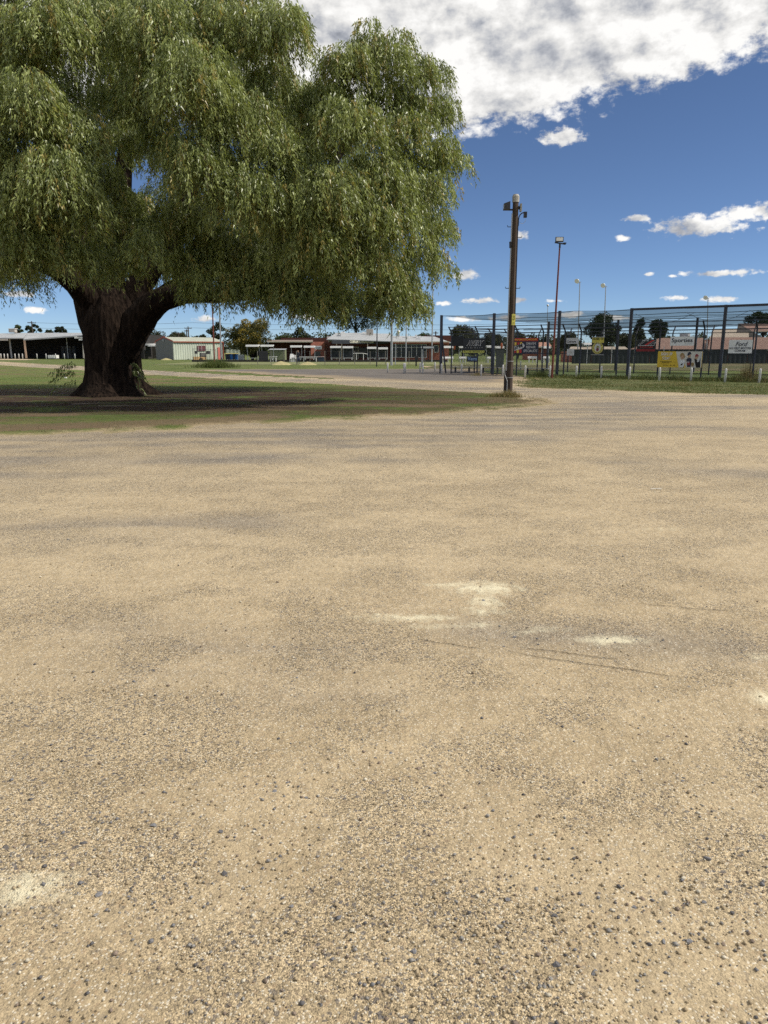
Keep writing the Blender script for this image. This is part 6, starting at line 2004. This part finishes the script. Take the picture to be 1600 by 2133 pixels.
# clutter standing against the shed
for k, (nm, lab, px0, py0, px1, py1, m_) in enumerate([('cable_drum_box', 'dark grey low box standing before the shed window', 417, 735, 429, 743.5, mat('dark_box', (0.11, 0.105, 0.10), 0.8)), ('water_heater', 'small black unit hung left of the shed window', 406, 731, 411, 737, M_BLACK), ('black_sign_board', 'black emblem board right of the shed window', 430.5, 731, 437, 737.5, M_BLACK)]):
    a, d = on_long(px0, py0, 1.2)
    b, _ = on_long(px1, py1, 1.2)
    root = empty(nm, ((a.x + b.x) / 2, (a.y + b.y) / 2, 0), lab, nm.split('_')[-1])
    w_ = (Vector((b.x, b.y)) - Vector((a.x, a.y))).length
    MB().box(((a.x + b.x) / 2, (a.y + b.y) / 2, (a.z + b.z) / 2), (w_, 0.35, a.z - b.z), math.atan2(d.y, d.x)).build('body', m_, root)
    for s in (-0.4, 0.4):
        MB().box(((a.x + b.x) / 2 + s * w_ * d.x, (a.y + b.y) / 2 + s * w_ * d.y, b.z / 2), (0.06, 0.06, max(b.z, 0.1))).build('leg', M_BLACK, root)
fr = empty('pipe_frame', tuple(on_long(416, 749, 2.2)[0]), 'thin dark pipe fence frame before the shed window', 'fence')
for px_ in (402, 416.5, 428, 439, 449.5):
    a, _ = on_long(px_, 726.5, 2.2)
    MB().tube([(a.x, a.y, 0), (a.x, a.y, a.z)], 0.035, 6).build('post', M_DARKSTEEL, fr)
a, _ = on_long(401, 726.5, 2.2)
b, _ = on_long(450, 729.5, 2.2)
MB().beam(a, b, 0.05, 0.05).build('rail', M_DARKSTEEL, fr)
# colorbond fence
cf = empty('sheet_metal_fence', (P(340, 748, 124).x, 124, 0), 'grey sheet metal fence in front of the shed gable', 'fence')
fa, fb_, fc = G(403, 748.6), G(323, 745.6), G(285, 745.2)
M_CB = mat('grey_sheet_fence', (0.185, 0.18, 0.175), 0.65, 0.08, 0.5)
M_CB2 = mat('olive_sheet_fence', (0.115, 0.12, 0.10), 0.65, 0.08, 0.5)
hA = onplane(363, 727.2, fa, fb_).z
for t0, t1 in ((0, 0.25), (0.25, 0.5), (0.5, 0.75), (0.75, 1.0)):
    ribbed(cf, 'panel', M_CB, fb_ + (fa - fb_) * t0, fb_ + (fa - fb_) * t1, 0.02, hA, 0.5, 0.03)
for t0, t1 in ((0, 0.5), (0.5, 1.0)):
    ribbed(cf, 'panel', M_CB2, fc + (fb_ - fc) * t0, fc + (fb_ - fc) * t1, 0.02, hA, 0.5, 0.03)
for q in (fa, fb_, fc):
    MB().box((q.x, q.y - 0.05, hA / 2 + 0.03), (0.10, 0.10, hA + 0.06)).build('post', M_CB2, cf)
# patio roof and tiled roof glimpsed beside the trunk
hs = empty('distant_house', (P(300, 735, 140).x, 140, 0), 'house with white patio roof and red tiles beside the big trunk', 'house')
pr_box(hs, 'patio_roof', M_WHITE, 290, 715.5, 326, 719.5, 139, 3.0)
pr_box(hs, 'patio_roof', M_WHITE, 308, 719.8, 327, 721.6, 138, 2.0)
pr_box(hs, 'wall', M_WALLDK, 285, 715, 326, 746, 143, 0.3)
M_TILE = tile_material('terracotta_tiles', (0.30, 0.145, 0.100), (0.44, 0.25, 0.18))
slab(hs, 'roof', M_TILE, [P(292, 715, 144), P(330, 715, 144), P(322, 708, 149), P(305, 707.5, 149)], 0.15)
MB().box((P(306.5, 707, 149).x, 149, P(306.5, 707, 149).z), (0.5, 0.5, 1.2)).build('chimney', M_BRICK, hs)
pr_box(hs, 'post', M_WALLDK, 323, 720, 324, 727, 138, 0.1)

# pale green low fence right of the shed
pf = empty('paling_fence', (P(485, 745, 126).x, 126, 0), 'pale green sheet fence behind the blue bins', 'fence')
for x0, x1 in ((471, 479), (479, 487), (487, 495), (495, 501)):
    ribbed(pf, 'panel', M_PALEG, P(x0, 745, 126), P(x1, 745, 126), 0, P(480, 728, 126).z, 0.4, 0.04)

# ------------------------------------------------------------------ open shed at the far left
YO = 138.0
osh = empty('open_shed', (P(60, 746, YO).x, YO, 0), 'long open fronted shed with grey roof and dark interior at far left', 'shed')
slab(osh, 'roof', M_ROOFG, [P(49, 706.5, YO), P(180, 697.2, YO), P(190, 693, YO + 14), P(58, 693.4, YO + 14)], 0.18)
slab(osh, 'roof', M_ROOFG, [P(-150, 703.6, YO + 1), P(48.5, 703.8, YO + 1), P(58, 693.4, YO + 14), P(-150, 697, YO + 14)], 0.18)
pr_box(osh, 'roof_band', M_WHITE, -150, 694.5, 62, 697.5, YO + 13, 0.4)
MB().beam(P(49, 708, YO - 0.1), P(180, 699, YO - 0.1), 0.12, 0.18).build('fascia', M_GREYP, osh)
MB().beam(P(-150, 704.8, YO + 0.9), P(48, 704.8, YO + 0.9), 0.1, 0.14).build('fascia', M_GREYP, osh)
pr_box(osh, 'back_wall', mat('shed_interior', (0.035, 0.032, 0.030), 0.9), -150, 697, 300, 746.5, YO + 13.8, 0.2)
q = P(300, 746, YO)
MB().box((q.x, YO + 7, 2.2), (0.2, 14, 4.4)).build('end_wall', MATS['shed_interior'], osh)
slab(osh, 'ceiling', MATS['shed_interior'], [P(180, 697.2, YO) + Vector((0, 0, -0.1)), P(300, 697.2, YO), P(300, 694, YO + 14), P(190, 693.4, YO + 14)], 0.1)
MB().beam(P(51, 708, YO), P(55, 746.5, YO), 0.30, 0.16).build('post', mat('peeling_post', (0.52, 0.36, 0.26), 0.8, 0.25, 2.0), osh)
MB().beam(P(173, 702, YO), P(174.5, 746.5, YO), 0.20, 0.16).build('post', mat('pale_post', (0.55, 0.50, 0.44), 0.8, 0.2, 2.0), osh)
MB().beam(P(20, 705, YO + 4), P(25, 746.5, YO + 4), 0.30, 0.16).build('post', M_GREYP, osh)
MB().beam(P(138.5, 702, YO + 4), P(142.5, 746.5, YO + 4), 0.14, 0.10).build('post', M_GREYP, osh)
pr_box(osh, 'valance', mat('faded_valance', (0.38, 0.36, 0.33), 0.8), -60, 705.5, 16, 709.5, YO + 0.6, 0.1)
# white cut-out letters on a frame at the shed end (illegible at this distance)
for k, (x0, x1, y0, y1) in enumerate([(155, 160, 700, 705), (160.8, 163, 702, 705), (163.8, 166, 702.5, 705), (166.8, 169, 702.5, 705), (169.6, 173.5, 702, 705.2), (164, 167.4, 706, 709), (168, 170.2, 706.4, 709), (170.8, 174.5, 706.2, 709)]):
    pr_box(osh, 'sign_letter', M_WHITE, x0, y0, x1, y1, YO - 0.4, 0.06)
# roof cooler
ac = empty('roof_cooler', (P(24, 690, YO + 12).x, YO + 12, P(24, 693, YO + 12).z), 'boxy evaporative cooler on the open shed roof', 'cooler')
pr_box(ac, 'body', M_BEIGE, 18, 684.5, 30.5, 692.5, YO + 11, 1.0)
pr_box(ac, 'rim', M_WHITE, 17, 684, 31, 685, YO + 10.9, 1.2)
# stored pallets and white tank inside
for k, x0 in enumerate((128, 135.5, 143.5, 151)):
    o = pr_box(None, 'stacked_crate', mat('stacked_crates', (0.10, 0.10, 0.10), 0.8), x0, 721, x0 + 5.5, 746, YO + 9, 0.8)
    tag(o, ['dim stack in the open shed furthest from the trunk', 'dim stack in the open shed, second from left', 'dim stack in the open shed, third from left', 'dim stack in the open shed nearest the trunk'][k], 'stack', 'dim stacks in the open shed')
tank = empty('white_tank', (P(107, 746, YO - 2).x, YO - 2, 0), 'low white tank lying before the open shed', 'tank')
pr_box(tank, 'body', M_WHITE, 100, 739.8, 117, 746.4, YO - 2, 1.2)
for px_ in (104, 108, 112):
    pr_box(tank, 'rib', M_SIGNGREY, px_, 739.5, px_ + 0.5, 746.4, YO - 2.08, 0.1)
for k, px_ in enumerate((2.5, 9.5, 16.5, 32, 40, 47.5, 77.5, 96.5, 116.5, 134.5, 156.5)):
    q = P(px_, 746.4, YO - 4)
    o = copy_tree(bol_me)
    o.location = (q.x, YO - 4, 0)
    o.scale = (1.6, 1.6, 1.35)
    tag(o, 'weathered post before the open shed, %s from the left edge of the photo' % ordn[k], 'bollard', 'weathered posts before the open shed')

# ------------------------------------------------------------------ right: dark fence and tiled houses
YF = 90.0
df = empty('dark_sheet_fence', (P(1400, 755, YF).x, YF, 0), 'long dark green sheet fence behind the nets', 'fence')
M_DGREEN = mat('dark_green_sheet', (0.017, 0.023, 0.023), 0.6, 0.1, 0.4)
xs_ = np.linspace(P(1191, 750, YF).x, P(1800, 750, YF).x, 16)
hF = P(1400, 728.0, YF).z
for i in range(15):
    ribbed(df, 'panel', M_DGREEN, (xs_[i], YF), (xs_[i + 1] - 0.03, YF), 0.02, hF, 0.5, 0.03)
MB().beam((xs_[0], YF - 0.06, hF), (xs_[-1], YF - 0.06, hF), 0.06, 0.06).build('capping', M_DGREEN, df)


def house(name, label, px0, px1, py_e, py_r, Y, ins0, ins1, m, wall=True, dep=6.0):
    root = empty(name, (P((px0 + px1) / 2, 745, Y).x, Y, 0), label, 'house', 'tiled houses behind the dark fence')
    a, b = P(px0, py_e, Y), P(px1, py_e, Y)
    c, d = P(px1 - ins1, py_r, Y + dep), P(px0 + ins0, py_r, Y + dep)
    slab(root, 'roof', m, [a, b, c, d], 0.15)
    MB().beam(a + Vector((0, -0.08, -0.1)), b + Vector((0, -0.08, -0.1)), 0.1, 0.14).build('gutter', M_CREAM, root)
    if wall:
        MB().box(((a.x + b.x) / 2, Y + dep * 0.5 + 0.4, a.z / 2 - 0.1), (b.x - a.x - 0.8, dep - 0.6, a.z - 0.2)).build('wall', M_BRICK, root)
    return root


M_TILE2 = tile_material('pink_tiles', (0.155, 0.092, 0.072), (0.225, 0.148, 0.118))
M_TILE3 = tile_material('beige_tiles', (0.27, 0.23, 0.18), (0.37, 0.31, 0.25))
house('tiled_house', 'long terracotta roof behind the Sporties sign', 1312, 1480, 727.5, 704, 101, 62, 14, M_TILE2)
house('tiled_house', 'terracotta roof behind the white Ford sign', 1474, 1720, 727.5, 702.5, 98, 6, 30, M_TILE2)
house('tiled_house', 'beige tiled roof seen above the terracotta roofs', 1478, 1560, 704, 686, 112, 10, 0, M_TILE3)
house('tiled_house', 'low beige roof behind the yellow HOME OF sign', 1185, 1312, 729, 722, 99, 4, 10, M_TILE3)
gh = house('tiled_house', 'gabled house with grey end wall at the right edge', 1552, 1700, 690, 674, 116, -12, 0, M_TILE2, False, 5.0)
a, b, c = P(1533, 704, 115.5), P(1600, 704, 115.5), P(1539, 674, 115.5)
MB().add([a, b, P(1590, 703, 115.5), c, a + Vector((0, 0.2, 0)), b + Vector((0, 0.2, 0)), P(1590, 703, 115.7), c + Vector((0, 0.2, 0))], [(0, 1, 2, 3), (7, 6, 5, 4), (2, 1, 5, 6), (3, 2, 6, 7), (0, 3, 7, 4)]).build('gable', mat('gable_grey', (0.16, 0.14, 0.13), 0.8), gh)
house('tiled_house', 'small red roofed house left of the rust red pole', 1098, 1150, 722, 713, 125, 6, 6, M_TILE)
# roof cooler on the tiled house
rc = empty('roof_cooler', tuple(P(1429, 700, 106)), 'grey evaporative cooler on the terracotta roof by the Sporties sign', 'cooler')
pr_box(rc, 'body', M_GREYP, 1421, 695, 1437, 704, 105, 0.9)
pr_box(rc, 'duct', M_WHITE, 1433, 695.3, 1438, 700, 104.9, 0.5)
# fence-line posts in front of the dark fence
for k, px_ in enumerate((1222, 1273, 1320, 1381)):
    q = P(px_, 757, YF - 3)
    o = MB().tube([(q.x, YF - 3, -0.05), (q.x, YF - 3, P(px_, 722, YF - 3).z)], 0.04, 6).build('thin_post', M_GREYP, loc=(q.x, YF - 3, 0))
    tag(o, ['thin pale post left of the yellow HOME OF sign', 'thin pale post right of the yellow HOME OF sign', 'thin pale post left of the black and red sign', 'thin pale post behind the yellow banner'][k], 'post', 'thin posts before the dark fence')
# parking sign between bollards
ps = empty('long_sign', (P(890, 760, 74).x, 74, 0), 'long narrow sign with white lettering on a dark board before the club', 'sign')
pr_box(ps, 'board', M_SIGNDK, 876.5, 720, 904.5, 727, 74, 0.05)
for x0, x1 in ((877.5, 878.8), (882, 884), (884.6, 886.4), (887, 889), (889.6, 891.4), (892, 894), (894.6, 896.4), (897, 898.8), (899.4, 901), (901.6, 903.5)):
    pr_box(ps, 'print', M_SIGNW, x0, 721.6, x1, 725.6, 73.96, 0.02)
for px_ in (878.5, 880.5):
    q = P(px_, 762, 74)
    MB().tube([(q.x, 74.06, -0.05), (q.x, 74.06, P(px_, 722, 74).z)], 0.05, 6).build('post', M_GREYP, ps)
bx = empty('meter_box', (P(866, 760, 78).x, 78, 0), 'dark box on a post before the club windows', 'box')
pr_box(bx, 'body', M_BLACK, 864.5, 741, 871, 751, 78, 0.3)
q = P(867, 760, 78)
MB().box((q.x, 78.15, 0.4), (0.14, 0.14, 0.9)).build('post', M_BLACK, bx)
# little dirt heaps and litter
for k, (x, y, r_) in enumerate(((346, 749.6, 1.0), (585, 759.5, 1.3), (641, 759.5, 1.1))):
    c = G(x, y)
    V = [(c.x, c.y, 0.30 * r_)]
    for rr in (0.45, 1.0):
        for j in range(12):
            t = 2 * math.pi * j / 12
            r2 = rr * r_ * (1 + 0.15 * math.sin(3 * t + k))
            V.append((c.x + r2 * math.cos(t), c.y + r2 * math.sin(t), (0.18 if rr < 1 else -0.05) * r_))
    F = [(0, 1 + j, 1 + (j + 1) % 12) for j in range(12)] + [(1 + j, 13 + j, 13 + (j + 1) % 12, 1 + (j + 1) % 12) for j in range(12)]
    tag(MB().add(V, F).build('dirt_heap', mat('pale_dirt', (0.34, 0.30, 0.15), 0.95, 0.2), loc=(c.x, c.y, 0), smooth=True), ['small pale dirt heap on the lawn before the shed', 'pale dirt heap on the grass below the garden shed', 'small brown dirt heap on the grass right of the person'][k], 'dirt heap', 'dirt heaps on the grass')
c = G(137, 788.5)
tag(MB().hexa([(c.x - 0.07, c.y - 0.04, 0.03), (c.x + 0.06, c.y - 0.05, 0.03), (c.x + 0.08, c.y + 0.05, 0.03), (c.x - 0.06, c.y + 0.05, 0.03)], [(c.x - 0.03, c.y - 0.03, 0.11), (c.x + 0.04, c.y - 0.03, 0.10), (c.x + 0.03, c.y + 0.03, 0.08), (c.x - 0.04, c.y + 0.03, 0.09)]).build('litter', M_WHITE, loc=(c.x, c.y, 0)), 'scrap of white litter on the lawn left of the trunk', 'litter')
c = G(1366, 1020)
tag(MB().tube([(c.x - 0.06, c.y, 0.008), (c.x, c.y + 0.01, 0.012), (c.x + 0.07, c.y, 0.008)], 0.006, 5).build('pale_stick', mat('pale_stick', (0.62, 0.58, 0.5), 0.8), loc=(c.x, c.y, 0)), 'short pale stick lying on the gravel', 'stick')

# ------------------------------------------------------------------ fit lettering to its width and height, as plain meshes
bpy.context.view_layer.update()
dg = bpy.context.evaluated_depsgraph_get()
for o, wd, ht in TEXTS:
    d = o.dimensions
    sc_ = (wd / max(d.x, 1e-6), ht / max(d.y, 1e-6), 1.0)
    me = bpy.data.meshes.new_from_object(o.evaluated_get(dg))
    me.name = 'lettering'
    m_ = o.data.materials[0]
    me.materials.clear()
    me.materials.append(m_)
    nob = bpy.data.objects.new('lettering', me)
    COL.objects.link(nob)
    nob.parent, nob.location, nob.rotation_euler, nob.scale = o.parent, o.location, o.rotation_euler, sc_
    bpy.data.objects.remove(o)
